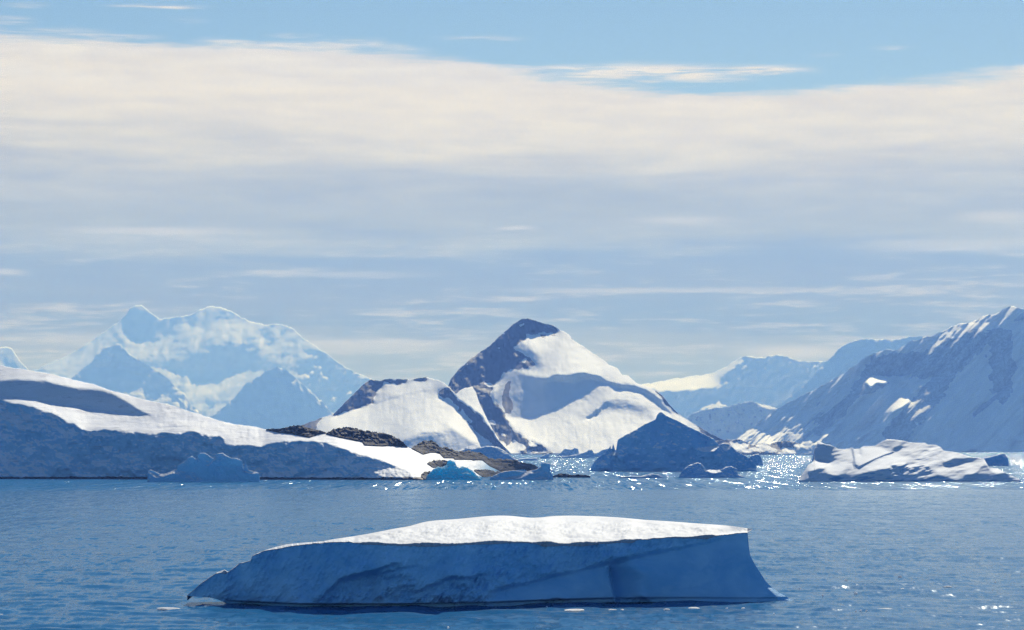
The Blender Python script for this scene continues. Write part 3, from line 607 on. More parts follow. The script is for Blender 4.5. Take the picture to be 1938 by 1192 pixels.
fI = Field(island_top, island_base, lambda x: float(wy(np.interp(x, [-130, 0, 400, 800, 850, 900, 950, 1000, 1048], [905.5, 905.5, 906.5, 908.5, 905.5, 904, 900, 897, 893]))),
    1.3, q=3.6, p=0.65, rough=0.10, rscale=26, fine=0.22, seed=91, regions=[
    *[RG([(a, 640), (b, 640), (b, 940), (a, 940)], p=pp, soft=9, warp=0) for a, b, pp in ((-140, 165, 0.8), (165, 375, -0.1), (375, 430, 0.1), (430, 500, 0.3), (500, 570, -0.8), (570, 640, -0.4), (640, 830, 0.8), (830, 1060, 0.4))],
    RG(Z1((740, 520), (960, 590), (1200, 660), (1420, 700), (1340, 760), (1150, 740), (1000, 690), (700, 640), (500, 590), (700, 600), (850, 610)), rough=0.22, soft=3),
    # upper step in the ice cap
    RG(Z1((-330, 430), (-100, 438), (0, 434), (60, 427), (240, 429), (262, 446), (380, 465), (520, 480), (560, 490), (620, 520), (680, 560), (720, 590), (778, 609), (650, 600), (500, 580), (300, 550), (100, 520), (0, 517), (-330, 515)), q=0.95, p=-0.3, soft=1.0, rough=0.12, warp=0.8),
    # the ice cliff
    RG(Z1((-330, 530), (0, 532), (60, 545), (150, 560), (230, 590), (290, 610), (330, 640), (400, 665), (450, 690), (520, 686), (600, 690), (700, 697), (800, 700), (930, 700), (980, 696), (1050, 710), (1130, 724), (1142, 760), (1200, 765), (1300, 768), (1340, 776)) +
       Z11((-30, 310), (60, 270), (130, 245), (230, 238), (360, 250), (500, 255), (620, 262), (740, 300), (900, 352), (1050, 392), (1200, 440), (1330, 500), (1420, 530), (1530, 560), (1640, 590), (1640, 700)) + [(-130, 930)],
       q=0.22, p=-0.2, soft=1.0, rough=0.75, warp=1.4, ws=8), RG([(470, 850), (560, 842), (640, 850), (720, 872), (760, 890), (800, 904), (800, 920), (470, 920)], q=0.22, p=-0.6, soft=3),
    RG(Z1((330, 760), (420, 730), (560, 740), (640, 800), (560, 930), (360, 930)), q=0.1, p=0.5, soft=6), RG(Z1((580, 890), (640, 870), (690, 900), (690, 935), (580, 935)), q=-1.5, soft=2),
    RG(Z1((1150, 775), (1340, 785), (1300, 900), (1140, 900)), q=0.3, p=-0.6, soft=4),
    RG(Z11((1270, 545), (1320, 505), (1400, 520), (1380, 545)), q=2.2, soft=1),
    RG([(-130, 902), (300, 902), (560, 903), (800, 903), (830, 912), (-130, 912)], q=-1.2, soft=1, rock=0.9, warp=1.0, ws=5),
    RG(Z9((0, 330), (500, 320), (1340, 380), (1340, 600), (0, 600)), q=2.6, soft=2)])
mI = snow_mat('island_snow', 0.256, ice=(0.40, 0.66, 0.86), bump=1.0, bdist=3.5, nz=(0.4, 0.8), specks=0.6, vary=1.6, stretch=(0.3, 0.3, 1.5), rockc=(0.04, 0.036, 0.034))
island = relief('snow_island', fI, mI, 160, jit=0.5, jscale=7, seed=92, drop=4)
tag(island, 'long snow-capped island with a blue ice cliff and dark rocks, on the left', 'island', kind='structure')
mR = rock_mat('outcrop_rock', 0.27)
def outcrop(top, bot, lift=1.5, q=1.6, seed=1, rough=0.9, step=0.7, jit=1.2, name='rock_outcrop', thick=None):  # noqa
    us = [a for a, b in top]; tops = crv(top); bots = crv(bot)
    f = Field(top, bot, lambda x: float(fI.Y(np.array([x]), np.array([min(bots(x), fI.fb(x) - 0.3)]))[0]) - lift, step, q=q, rough=rough, rscale=9, rtype='ridged', rskew=-0.8, raspect=1.6, seed=seed, margin=2)
    return relief(name, f, mR, thick or 14, jit=jit, jscale=2.6, seed=seed, parent=island, drop=1.0, smooth=True)
outcrop(Z11((20, 118), (90, 112), (150, 116), (230, 100), (300, 82), (400, 80), (440, 100), (520, 122), (570, 132), (630, 152)), Z11((20, 122), (150, 150), (260, 160), (360, 180), (460, 200), (560, 165), (630, 156)), seed=101)
outcrop(Z11((630, 162), (700, 120), (760, 104), (840, 98), (930, 106), (1010, 132), (1100, 142), (1200, 155), (1300, 182), (1380, 220), (1430, 265), (1460, 298)), Z11((630, 166), (800, 206), (1000, 245), (1020, 280), (1200, 290), (1300, 284), (1460, 302)), seed=103)
outcrop(Z11((1500, 310), (1560, 270), (1620, 240), (1720, 232), (1770, 280), (1800, 305), (1850, 300), (1938, 330)) + Z9((180, 160), (300, 148), (420, 165), (500, 205), (560, 245), (700, 250), (860, 262), (980, 290), (1080, 310), (1150, 345)),
        Z11((1500, 314), (1620, 375), (1700, 355), (1780, 355), (1830, 410), (1938, 425)) + Z9((120, 235), (320, 255), (470, 260), (560, 330), (700, 385), (850, 365), (1000, 350), (1150, 349)), seed=107)
outcrop(Z11((1660, 465), (1720, 436), (1800, 430), (1860, 440), (1910, 470)), Z11((1660, 470), (1720, 510), (1910, 500)), seed=109)
outcrop(Z9((370, 380), (450, 374), (560, 385), (640, 400), (720, 415)), Z9((370, 392), (430, 440), (520, 478), (640, 470), (720, 425)), seed=113)
outcrop(Z11((1600, 575), (1640, 550), (1690, 548), (1740, 560), (1760, 620)), Z11((1600, 605), (1640, 632), (1760, 632)), seed=117)
def shore_rocks():
    rnd = random.Random(5)
    for i in range(26):
        x = rnd.uniform(635, 690) if i < 16 else rnd.uniform(690, 815)
        x = x if i < 22 else rnd.uniform(500, 630)
        py = 905.8 + rnd.uniform(0, 1.4); w = rnd.uniform(2, 5); h = rnd.uniform(1.2, 3.6)
        boulder('shore_rock', x, py, w, h, mR, island, seed=i + 5)
def boulder(name, px, py, w, h, mat, parent=None, seed=1, sub=2, dscale=1.0, squash=1.0):
    import bmesh
    Y = wy(py); m = Y / F
    bm = bmesh.new(); bmesh.ops.create_icosphere(bm, subdivisions=sub, radius=1.0)
    rs = np.random.RandomState(seed)
    k = [rs.normal(size=3) for _ in range(9)]
    c = (px - CX) / F * Y
    V = []
    for v in bm.verts:
        p = np.array(v.co); r = 1.0
        for a in k:
            a2 = a / np.linalg.norm(a); d = p.dot(a2)
            if d > 0.55: p = p - a2 * (d - 0.55) * 0.75
        V.append((p[0] * w * m / 2 * 1.25, p[1] * w * m / 2 * dscale, p[2] * h * m * 0.95))
    Fc = [[v.index for v in f.verts] for f in bm.faces]; bm.free()
    me = bpy.data.meshes.new(name); me.from_pydata(V, [], Fc); me.materials.append(mat); me.update()
    o = bpy.data.objects.new(name, me); COL.objects.link(o); o.parent = parent
    L = np.array((c, Y, 0.0)); o.location = tuple(L - (np.array(parent.location) if parent else 0)); o.rotation_euler = (0, 0, rs.uniform(-.5, .5))
    return o
shore_rocks()
# low dark reef just off the tip of the island
frf = Field(Z9((1330, 455), (1380, 440), (1430, 425), (1500, 430), (1560, 445), (1640, 440), (1720, 445), (1790, 455)), Z9((1330, 478), (1560, 480), (1790, 465)), lambda x: wy(903.5), 0.6, q=0.9, rough=0.9, rscale=6, rtype='ridged', seed=130, margin=2)
reef = relief('rock_reef', frf, mR, 12, jit=1.0, jscale=2.5, seed=131, drop=1, smooth=False)
tag(reef, 'low dark rock reef in the glitter just right of the island tip', 'reef')

#%%BERGS
def ice_mat(py, **k):
    k.setdefault('nz', (0.6, 0.9)); k.setdefault('bump', 0.3)
    return snow_mat('berg_ice', wy(py) / F, **k)
def berg(label, top, base_py, step=0.7, thick=30, mat=None, jit=0.6, jscale=3.0, seed=1, q=0.5, group=None, name='iceberg', base=None, parent=None, drop=2.0, **kw):
    us = [a for a, b in top]
    base = base or [(min(us), base_py), (max(us), base_py)]
    fb = crv(base)
    kw.setdefault('rim', 1.6); kw.setdefault('rimq', 3.0); kw.setdefault('rough', 0.35); kw.setdefault('rscale', 14); kw.setdefault('fine', 0.35); kw.setdefault('foot', 2.0); kw.setdefault('footq', -0.8)
    f = Field(top, base, lambda x: float(wy(fb(x))), step, q=q, seed=seed, margin=2, **kw)
    o = relief(name, f, mat or ice_mat(base_py), thick, jit=jit, jscale=jscale, seed=seed, parent=parent, drop=drop)
    if parent is None: tag(o, label, 'iceberg', group)
    return f, o

# 2: scalloped berg before the cliff
f2, b2 = berg('small scalloped blue iceberg with two humps in front of the island ice cliff',
    Z6((84, 575), (85, 520), (92, 490), (110, 478), (150, 495), (190, 515), (240, 510), (290, 490), (330, 470), (345, 440), (370, 425), (400, 405), (425, 380), (455, 365), (480, 385), (495, 400), (505, 360), (525, 340), (560, 338), (590, 355), (620, 380), (645, 390), (655, 360), (670, 342),
       (710, 340), (740, 360), (780, 380), (830, 385), (870, 402), (896, 415), (893, 450), (880, 460), (881, 485), (930, 485), (1000, 500), (1016, 512), (1022, 575)), 912.2, 0.5, 22,
    ice_mat(912, ice=(0.32, 0.66, 0.92), nz=(0.6, 0.9), trans=0.35), jit=0.25, seed=201, q=0.35, rim=1.4, rimq=4, rough=0.3, regions=[
    RG(Z6((180, 520), (250, 512), (335, 470), (340, 520), (300, 505), (200, 545)), q=3.5, soft=0.7, warp=0.5), RG(Z6((110, 490), (180, 540), (160, 550), (100, 505)), q=3, soft=0.5, warp=0.5),
    RG(band(Z6((580, 455), (610, 425), (645, 392)), [2, 3.5, 3]), q=3.2, p=-1, soft=0.5, warp=0.3),
    RG(Z6((500, 400), (520, 345), (570, 345), (620, 385), (590, 440), (560, 580), (500, 580)), p=-0.7, soft=1.5), RG(Z6((880, 490), (1010, 505), (1000, 515), (890, 500)), q=3, soft=0.6)])
# 3: the vivid blue berg
mBlue = snow_mat('vivid_blue_ice', wy(908) / F, ice=(0.10, 0.70, 0.98), snow=(0.5, 0.86, 0.98), nz=(0.35, 0.8), bump=0.6, trans=0.6)
f3, b3 = berg('vivid turquoise-blue rounded iceberg with a spiky top, off the island tip',
    Z7((126, 353), (132, 335), (145, 320), (160, 303), (190, 285), (215, 288), (235, 275), (242, 255), (255, 250), (268, 256), (280, 262), (290, 285), (305, 292), (320, 283), (345, 290), (370, 305), (390, 325), (410, 342), (420, 354)), 908.2, 0.5, 16,
    mBlue, jit=0.7, jscale=2.2, seed=207, q=1.0, rough=0.9, rscale=6, rim=2.5, rimq=3.2, regions=[
    RG(Z7((250, 300), (330, 295), (400, 345), (340, 350)), q=1.8, rough=1.2, soft=2), RG(Z7((130, 355), (160, 315), (300, 320), (400, 356)), q=0.5, soft=3)])
# 4: low slab with a horn
f4, b4 = berg('low iceberg with a sloping white ledge and an upright horn at its right end',
    Z9((560, 500), (570, 470), (640, 435), (700, 410), (760, 395), (850, 388), (920, 395), (980, 405), (1060, 390), (1130, 375), (1180, 345), (1190, 300), (1220, 292), (1280, 300), (1296, 310), (1305, 390), (1330, 450), (1340, 500)), 908.2, 0.5, 18,
    ice_mat(908, ice=(0.32, 0.66, 0.92), nz=(0.6, 0.9), trans=0.3), jit=0.25, seed=211, q=0.45, rim=1.3, rimq=4, regions=[
    RG(Z9((740, 495), (820, 465), (930, 450), (1000, 410), (1060, 395), (1120, 420), (1050, 425), (1000, 460), (900, 485), (800, 498)), q=4.2, soft=0.8, warp=0.5),
    RG(Z9((1180, 350), (1190, 295), (1290, 300), (1330, 500), (1200, 500)), p=-0.4, soft=2)])
# 5: the big dark berg in the middle
f5, b5 = berg('large dark blue peaked iceberg with a white-rimmed shoulder, in front of the pyramid mountain',
    Z3((38, 766), (46, 745), (55, 730), (75, 705), (100, 692), (130, 688), (152, 690), (153, 672), (130, 655), (140, 645), (160, 630), (200, 605), (240, 585), (280, 560), (325, 540), (332, 522), (342, 510), (352, 507), (375, 525), (410, 540), (450, 560), (500, 585), (540, 605), (580, 625), (602, 650),
       (620, 645), (645, 647), (680, 678), (720, 700), (750, 725), (765, 745), (770, 766)), 891.8, 0.7, 45,
    ice_mat(892, ice=(0.26, 0.57, 0.86), vary=2.4, nz=(0.6, 0.9)), jit=0.5, seed=217, q=0.42, fine=0.12, rough=0.5, rscale=26, rim=1.2, rimq=3.0, regions=[
    RG(Z3((375, 525), (450, 570), (490, 668), (540, 682), (600, 655), (580, 620), (450, 555)), q=0.9, p=0.9, soft=1.5),
    RG(band(Z3((375, 548), (440, 580), (468, 620), (490, 665), (530, 680)), 2.0), q=2.2, soft=0.5, warp=0.4),
    RG(Z3((515, 665), (560, 660), (600, 655), (585, 680), (540, 683)), q=4, soft=0.6, warp=0.5),
    RG(Z3((120, 695), (150, 670), (158, 700), (140, 698)), q=4, soft=0.5, warp=0.4),
    RG(Z3((575, 690), (600, 660), (660, 660), (760, 740), (760, 766), (560, 766)), p=-0.4, soft=2),
    RG(Z3((40, 766), (160, 690), (180, 766)), p=-0.6, soft=3)])
f5b, _ = berg('small dark block of ice behind the right end of the large peaked iceberg',
    Z3((715, 735), (735, 706), (750, 696), (776, 690), (786, 702), (796, 735)), 880.5, 0.5, 14, ice_mat(880, ice=(0.21, 0.50, 0.82)), jit=0.2, seed=219, q=0.5)
f6, _ = berg('low dark iceberg with a rounded hump and knobbly tail, before the large peaked iceberg',
    Z3((426, 794), (432, 780), (445, 762), (470, 742), (505, 729), (525, 733), (538, 748), (545, 765), (560, 760), (590, 762), (620, 757), (632, 748), (655, 745), (680, 755), (686, 780), (712, 793)), 904, 0.5, 14,
    ice_mat(904, ice=(0.21, 0.50, 0.82)), jit=0.4, jscale=2.5, seed=223, q=0.6, rough=0.5, rscale=8, rimq=3.5, regions=[RG(Z3((545, 765), (610, 758), (620, 770), (570, 778)), q=4, soft=0.5)])
f6b, _ = berg('flat dark growler nearly awash left of the low humped iceberg',
    Z3((165, 796), (180, 791), (230, 787), (260, 790), (300, 778), (335, 780), (348, 788), (362, 796)), 904.6, 0.5, 8, ice_mat(904, ice=(0.2, 0.42, 0.66)), jit=0.6, jscale=3, seed=227, q=0.8)

# 7: wide sculpted white berg on the right
f7, b7 = berg('wide sculpted white iceberg with swept snow ridges, on the right',
    Z12((45, 402), (55, 380), (80, 340), (110, 300), (130, 265), (158, 248), (172, 232), (180, 228), (182, 130), (190, 118), (210, 68), (240, 75), (280, 92), (320, 98), (345, 110), (360, 118), (380, 130), (430, 132), (470, 128), (495, 118), (515, 132), (560, 128), (588, 108), (640, 106), (690, 106),
        (740, 72), (790, 48), (850, 52), (930, 62), (970, 75), (1050, 80), (1110, 80), (1135, 95), (1200, 97), (1240, 115), (1265, 145), (1330, 152), (1400, 165), (1450, 185), (1500, 200), (1560, 205), (1605, 215), (1625, 250), (1650, 285), (1720, 295), (1770, 325), (1830, 350), (1900, 385), (1910, 400)),
    911.4, 0.6, 34, snow_mat('sculpted_berg_snow', wy(911) / F, ice=(0.22, 0.46, 0.74), nz=(0.18, 0.45), bump=0.2, stretch=(1, 0.4, 1), snow=(0.68, 0.74, 0.82)), jit=0.3, seed=231, q=2.5, rough=0.15, fine=0.0, rscale=26, raspect=2.2, rskew=1.2, roct=3, rim=1.0, rimq=3, foot=3, footq=-0.5, regions=[
    RG(Z12((180, 130), (215, 80), (340, 100), (350, 150), (340, 220), (290, 248), (182, 225)), q=0.2, p=-0.4, soft=0.8, rough=0.15), RG(Z12((195, 82), (230, 95), (330, 115), (340, 100), (240, 70), (210, 66)), q=3, soft=0.5),
    RG(Z12((262, 130), (285, 122), (305, 130), (285, 138)), q=4, soft=0.4, warp=0.2),
    RG(Z12((160, 245), (200, 230), (280, 235), (290, 255), (240, 245), (170, 262)), q=4, soft=0.6, warp=0.3), RG(Z12((125, 310), (150, 280), (200, 265), (270, 280), (260, 290), (180, 300)), q=3.4, soft=0.7),
    RG(Z12((122, 320), (200, 295), (270, 290), (280, 330), (320, 345), (400, 350), (470, 330), (500, 360), (520, 402), (125, 402)), q=0.3, soft=0.9, rough=0.15),
    RG(Z12((45, 402), (80, 330), (150, 260), (120, 320), (120, 402)), q=2.6, p=-0.2, soft=0.8, rough=0.05),
    RG(Z12((345, 130), (400, 140), (380, 220), (290, 260), (280, 300), (300, 340), (380, 345), (440, 300), (470, 240), (500, 130), (480, 125)), q=3.6, soft=1, rough=0.12),
    RG(Z12((500, 125), (518, 140), (522, 220), (540, 270), (515, 290), (500, 240)), q=1.2, p=-2, soft=0.8), RG(Z12((425, 402), (450, 350), (500, 290), (530, 290), (500, 350), (480, 402)), q=3, p=0.4, soft=0.8),
    RG(Z12((520, 130), (560, 130), (620, 115), (700, 112), (840, 155), (760, 190), (640, 240), (560, 280), (535, 210)), q=3.6, rough=0.07, soft=1),
    RG(Z12((560, 128), (590, 125), (575, 180), (550, 170)), q=1.4, p=-1.2, soft=1.2), 
    RG(band(Z12((850, 158), (780, 180), (690, 215), (610, 255), (545, 290)), 1.6), q=-0.5, soft=0.5, warp=0.3),
    RG(Z12((545, 340), (560, 300), (640, 260), (760, 200), (860, 172), (960, 210), (900, 260), (740, 300), (620, 330)), q=3.2, rough=0.15, soft=1),
    RG(Z12((470, 402), (520, 345), (620, 325), (720, 310), (800, 350), (900, 370), (980, 385), (1100, 380), (1200, 350), (1330, 370), (1350, 402)), q=0.3, soft=1.2, rough=0.20, warp=2, ws=6),
    RG(Z12((690, 108), (740, 72), (790, 52), (930, 68), (830, 130)), q=1.75, p=-0.5, soft=0.8, rough=0.12), RG(Z12((830, 130), (930, 68), (1000, 82), (900, 135), (860, 155)), q=1.2, p=0.8, soft=1.2),
    RG(Z12((940, 75), (1110, 82), (1060, 130), (900, 150)), q=3.0, soft=1.5), RG(Z12((980, 200), (1080, 150), (1110, 160), (1000, 205)), q=1.2, soft=1.2),
    RG(Z12((1120, 130), (1200, 98), (1260, 130), (1100, 230), (1000, 210)), q=2.6, rough=0.30, soft=2), RG(Z12((1130, 140), (1200, 105), (1180, 150)), q=4, soft=1),
    RG(Z12((1260, 155), (1400, 165), (1440, 190), (1300, 220), (1180, 270), (1120, 250)), q=3.2, soft=1.5, rough=0.20),
    RG(Z12((1255, 265), (1280, 235), (1350, 215), (1450, 200), (1580, 210), (1500, 232), (1400, 245), (1330, 270)), q=0.5, soft=1, rough=0.20), RG(Z12((1360, 250), (1450, 222), (1560, 222), (1590, 235), (1480, 245)), q=2.0, soft=0.8),
    RG(Z12((1180, 300), (1300, 275), (1600, 240), (1590, 270), (1560, 310), (1500, 330), (1400, 402), (1340, 402), (1320, 340), (1240, 325)), q=3.2, p=0.2, soft=1, rough=0.17),
    RG(Z12((720, 320), (850, 260), (1000, 250), (1140, 270), (1180, 320), (1100, 380), (900, 380)), q=1.7, rough=0.50, soft=2),
    RG(Z12((1430, 402), (1450, 340), (1520, 330), (1570, 290), (1610, 250), (1640, 290), (1640, 402)), q=0.3, soft=0.7, rough=0.12), RG(Z12((1370, 310), (1400, 330), (1440, 402), (1400, 402)), q=3, soft=0.8),
    RG(Z12((1630, 285), (1700, 285), (1790, 335), (1700, 320), (1650, 310)), q=4, soft=0.6), RG(Z12((1620, 402), (1660, 330), (1700, 330), (1670, 402)), q=2.6, soft=0.8),
    RG(Z12((1670, 402), (1700, 335), (1800, 345), (1850, 402)), q=0.3, soft=0.8), RG(Z12((1800, 345), (1850, 402), (1905, 402), (1890, 380)), q=3, soft=0.7)])
f8, _ = berg('dark wedge-shaped iceberg behind the right end of the sculpted white berg',
    Z12((1520, 262), (1560, 215), (1620, 203), (1680, 190), (1730, 175), (1765, 163), (1782, 170), (1792, 190), (1806, 215), (1810, 270)), 881.7, 0.5, 18, ice_mat(882, ice=(0.21, 0.50, 0.82)), jit=0.2, seed=239, q=0.45, rimq=4, rim=1.6)
# far small ones across the bay
f9, _ = berg('long low blue iceberg tapering left from an upright fin, across the bay',
    Z9((1180, 236), (1240, 232), (1300, 228), (1400, 222), (1520, 210), (1620, 195), (1700, 175), (1760, 150), (1780, 125), (1795, 140), (1808, 118), (1820, 150), (1842, 200), (1845, 236)), 866.5, 0.5, 60, ice_mat(866, ice=(0.26, 0.54, 0.82)), jit=0.3, seed=241, q=0.6)
f9b, _ = berg('small blue-grey iceberg with a lit left slope behind the long finned berg',
    Z9((1380, 205), (1440, 165), (1470, 125), (1520, 122), (1550, 130), (1600, 112), (1640, 125), (1650, 165), (1690, 205)), 862.5, 0.5, 60, ice_mat(862, ice=(0.3, 0.52, 0.76)), jit=0.3, seed=243, q=0.8)
f9c, _ = berg('small dark blue ice block under the pyramid mountain, left of the finned berg',
    Z9((880, 270), (920, 245), (1000, 240), (1080, 238), (1140, 232), (1142, 270)), 871.5, 0.5, 30, ice_mat(871, ice=(0.26, 0.54, 0.82)), jit=0.4, jscale=2, seed=247, q=0.6)
f9d, _ = berg('tiny pointed ice block just left of the long finned berg',
    Z9((1160, 236), (1210, 205), (1250, 188), (1275, 178), (1285, 185), (1290, 236)), 867.2, 0.5, 30, ice_mat(867, ice=(0.26, 0.54, 0.82)), jit=0.3, seed=249, q=0.6)
f9e, _ = berg('low blue ice hump touching the left side of the large peaked iceberg',
    Z9((1820, 215), (1850, 180), (1900, 165), (1930, 140), (1960, 130), (2010, 120), (2060, 115), (2150, 150), (2200, 215)), 864.5, 0.5, 40, ice_mat(864, ice=(0.26, 0.54, 0.82)), jit=0.4, jscale=3, seed=251, q=0.6)
f10, _ = berg('domed blue iceberg with snowy rims behind the rocky island tip',
    Z9((180, 150), (240, 125), (300, 95), (380, 70), (420, 75), (450, 110), (520, 90), (600, 95), (650, 100), (720, 135), (780, 175), (830, 225), (900, 262), (940, 290)), 880, 0.6, 60, ice_mat(880, ice=(0.26, 0.54, 0.82)), jit=0.4, seed=257, q=0.8, rim=2, rimq=3.5, regions=[
    RG(Z9((180, 150), (300, 95), (400, 72), (440, 110), (300, 140)), q=3, soft=1), RG(Z9((640, 100), (720, 130), (800, 190), (760, 180), (680, 120)), q=3.5, soft=1)])

#%%FRONT
def front_berg():
    back = Z4((110, 603), (150, 570), (200, 525), (250, 490), (290, 465), (310, 455), (340, 445), (360, 460), (400, 430), (430, 405), (480, 395), (500, 390), (510, 360), (540, 345), (590, 325), (640, 310), (720, 290), (850, 278), (940, 272), (1000, 260), (1100, 245), (1200, 230), (1300, 210), (1400, 190),
        (1480, 180), (1540, 155), (1640, 143), (1740, 138), (1850, 128), (1920, 121)) + Z5((20, 114), (100, 108), (200, 108), (290, 120), (360, 122), (430, 110), (560, 108), (700, 112), (820, 118), (960, 132), (1100, 140), (1300, 155), (1450, 165), (1540, 178), (1590, 186))
    edge = Z4((110, 603.5), (150, 571), (200, 526), (250, 491), (290, 467), (310, 462), (340, 470), (360, 462), (400, 432), (430, 407), (480, 396.5), (500, 391.5), (510, 362), (540, 347), (590, 329), (640, 322), (720, 304), (800, 293), (900, 285), (1000, 277), (1100, 275), (1160, 285), (1250, 292), (1400, 297),
        (1500, 300), (1600, 303), (1700, 298), (1800, 290), (1938, 288)) + Z5((60, 269), (100, 270), (200, 262), (290, 262), (350, 270), (385, 283), (410, 282), (500, 278), (600, 282), (700, 270), (800, 262), (900, 262), (925, 245), (1000, 240), (1100, 235), (1250, 235), (1330, 240), (1400, 220), (1480, 210), (1530, 206), (1560, 204))
    side = Z5((1562, 240), (1568, 300), (1574, 335), (1590, 368), (1610, 402), (1635, 440), (1660, 480), (1680, 502), (1700, 520), (1740, 550), (1790, 577), (1826, 593))
    water = Z4((100, 662), (360, 662), (600, 672), (800, 681), (1400, 681), (1938, 673)) + Z5((60, 630), (400, 616), (800, 605), (1200, 603), (1600, 605), (1790, 601), (1826, 597))
    hull = Z4((110, 605.5), (180, 613), (250, 616), (300, 628), (335, 645), (365, 661), (600, 672), (800, 681), (1400, 681), (1938, 673)) + Z5((60, 630), (400, 616), (800, 605), (1200, 603), (1600, 605), (1790, 601), (1826, 596))
    fw, fe, fbk, fh = crv(water), crv(edge + side), crv(back), crv(hull)
    regs = [
        RG(Z4((110, 640), (110, 500), (500, 380), (560, 640)), q=0.35, p=-0.5, soft=12, rough=0.3),
        RG(Z4((500, 650), (560, 340), (900, 280), (1200, 290), (1000, 560), (900, 650)), q=0.25, p=-0.1, soft=12, rough=0.35),
        RG(Z4((1000, 280), (1938, 290), (1938, 400), (1500, 400), (1300, 400), (1000, 480)), q=0.15, soft=6, rough=0.35),
        RG(Z5((-30, 280), (850, 265), (1330, 240), (1200, 280), (760, 380), (480, 430), (200, 510), (-30, 500)), q=0.5, soft=3, rough=0.55),
        *[RG(Z4((x, 640), (x + 30, 300), (x + 30 + w, 290), (x + w - 20, 650)), p=pp, soft=3, warp=3) for x, w, pp in ((330, 60, 0.8), (420, 70, -1.1), (520, 90, 0.5), (640, 50, -1.0), (760, 70, 0.7), (860, 40, -1.3), (1240, 60, -0.9), (1420, 50, 0.9), (1640, 70, -0.9), (1800, 50, 0.7))],
        # broken ledges low on the left half
        RG(band(Z4((905, 645), (960, 590), (1040, 515), (1150, 488), (1230, 470), (1310, 435), (1400, 402)), [3, 4, 7, 12, 8, 6, 3]), q=-4.5, soft=0.8, rough=0.6, warp=2, ws=7),
        RG(band(Z4((1180, 520), (1290, 480), (1400, 440), (1520, 415)), [2, 4, 4, 2]), q=-3.5, soft=0.8, warp=2, ws=7),
        RG(Z4((940, 650), (1050, 530), (1300, 470), (1500, 480), (1500, 650)), q=-0.35, rough=0.7, soft=3),
        RG(band(Z4((1500, 590), (1600, 550), (1720, 500), (1860, 492), (1938, 470)), [3, 7, 8, 6, 5]), q=-3.5, soft=1, rough=0.6, warp=2, ws=7),
        RG(Z4((1480, 660), (1600, 580), (1800, 520), (1938, 500), (1938, 660)), q=-0.5, rough=0.8, soft=3),
        # smooth scooped wall with an overhanging brow
        RG(Z5((90, 605), (150, 560), (260, 520), (480, 445), (760, 390), (780, 470), (805, 605)), q=1.1, p=0.05, rough=0.03, soft=2.5),
        RG(Z5((770, 400), (860, 375), (1010, 335), (1200, 300), (1400, 260), (1560, 230), (1640, 440), (1830, 600), (805, 604)), q=0.95, p=-0.10, rough=0.03, soft=2.5),
        RG(band(Z5((60, 570), (140, 525), (300, 492), (420, 460), (560, 428), (700, 396), (800, 372), (900, 350), (1020, 320), (1160, 295), (1330, 262), (1420, 235)), [1, 4, 6, 6, 5, 6, 12, 10, 9, 7, 5, 2]), q=-2.6, soft=1.8, rough=0.2, warp=0.8),
        RG(Z5((765, 400), (790, 385), (900, 380), (960, 440), (930, 604), (808, 604), (785, 500)), p=-1.2, q=-1.5, soft=6, rough=0.03),
        RG(band(Z5((762, 400), (766, 440), (775, 500), (790, 555), (806, 604)), 3.0), p=14.0, soft=0.6, warp=0.2),
        RG(Z5((805, 604), (800, 550), (850, 570), (900, 590), (950, 560), (1000, 604)), q=-1.6, soft=1.2, rough=0.5, warp=1.5, ws=6), RG(Z5((380, 604), (440, 575), (520, 590), (560, 604)), q=-1.2, soft=1.2, rough=0.4),
        RG(Z5((1480, 225), (1560, 205), (1570, 300), (1520, 300)), q=1.0, p=0.6, soft=3),
        RG(Z5((1660, 500), (1700, 520), (1826, 590), (1826, 600), (1740, 590)), q=2.6, p=1.5, soft=1),
    ]
    top_all = edge + side
    f = Field(top_all, [(355, 1146), (1505, 1146)], lambda x: float(wy(fw(x))), 1.2, q=0.3, p=0.0, rough=0.3, rscale=22, fine=0.6, raspect=0.8, rskew=0.5, regions=regs, rim=0, foot=0, seed=301, margin=3)
    # re-anchor at the traced waterline: the wall stands on it, with a dark undercut just above the water
    root = empty('iceberg', (float((930 - CX) / F * 278), 290.0, 0.0))
    tag(root, 'large flat-topped iceberg with a blue scooped wall, nearest the camera', 'iceberg')
    mw = snow_mat('berg_wall_ice', 0.052, ice=(0.38, 0.69, 0.93), nz=(1.5, 2.0), bump=1.0, vary=3.0, bdist=3.5, stretch=(0.8, 0.8, 1.1), bscale=0.8)
    x0, x1 = min(a for a, b in top_all), max(a for a, b in top_all)
    uu = np.linspace(x0, x1, 900); T = fe(uu); B = fh(uu); wv = fw(uu)
    rag = 0.55 * fbm(uu / 7.0, uu * 0 + 2.2, 321, 5, 0.6) * 2 * np.clip((1440 - uu) / 40, 0, 1) * np.clip((uu - 355) / 30, 0, 1)
    T = np.minimum(T + rag, B - 0.4); Tsm = np.minimum(fe(uu), B - 0.4)
    kh = np.hanning(45); kh /= kh.sum(); sm = lambda a: np.convolve(np.pad(a, 22, mode='edge'), kh, 'valid')
    wq = np.clip((uu - 620) / 60, 0, 1) * np.clip((1400 - uu) / 15, 0, 1); Tsm = sm(Tsm) * wq + Tsm * (1 - wq)
    nr = 110; t = np.linspace(0, 1, nr)[:, None]
    UU = np.repeat(uu[None], nr, 0); VV = B[None] + (T - B)[None] * t; YY = f.Y(UU, VV)
    fade = np.clip((B[None] - VV) / 9.0, 0, 1); YB0 = wy(wv)[None]
    YY = YY * fade + np.minimum(YY, YB0 + 1.0) * (1 - fade)
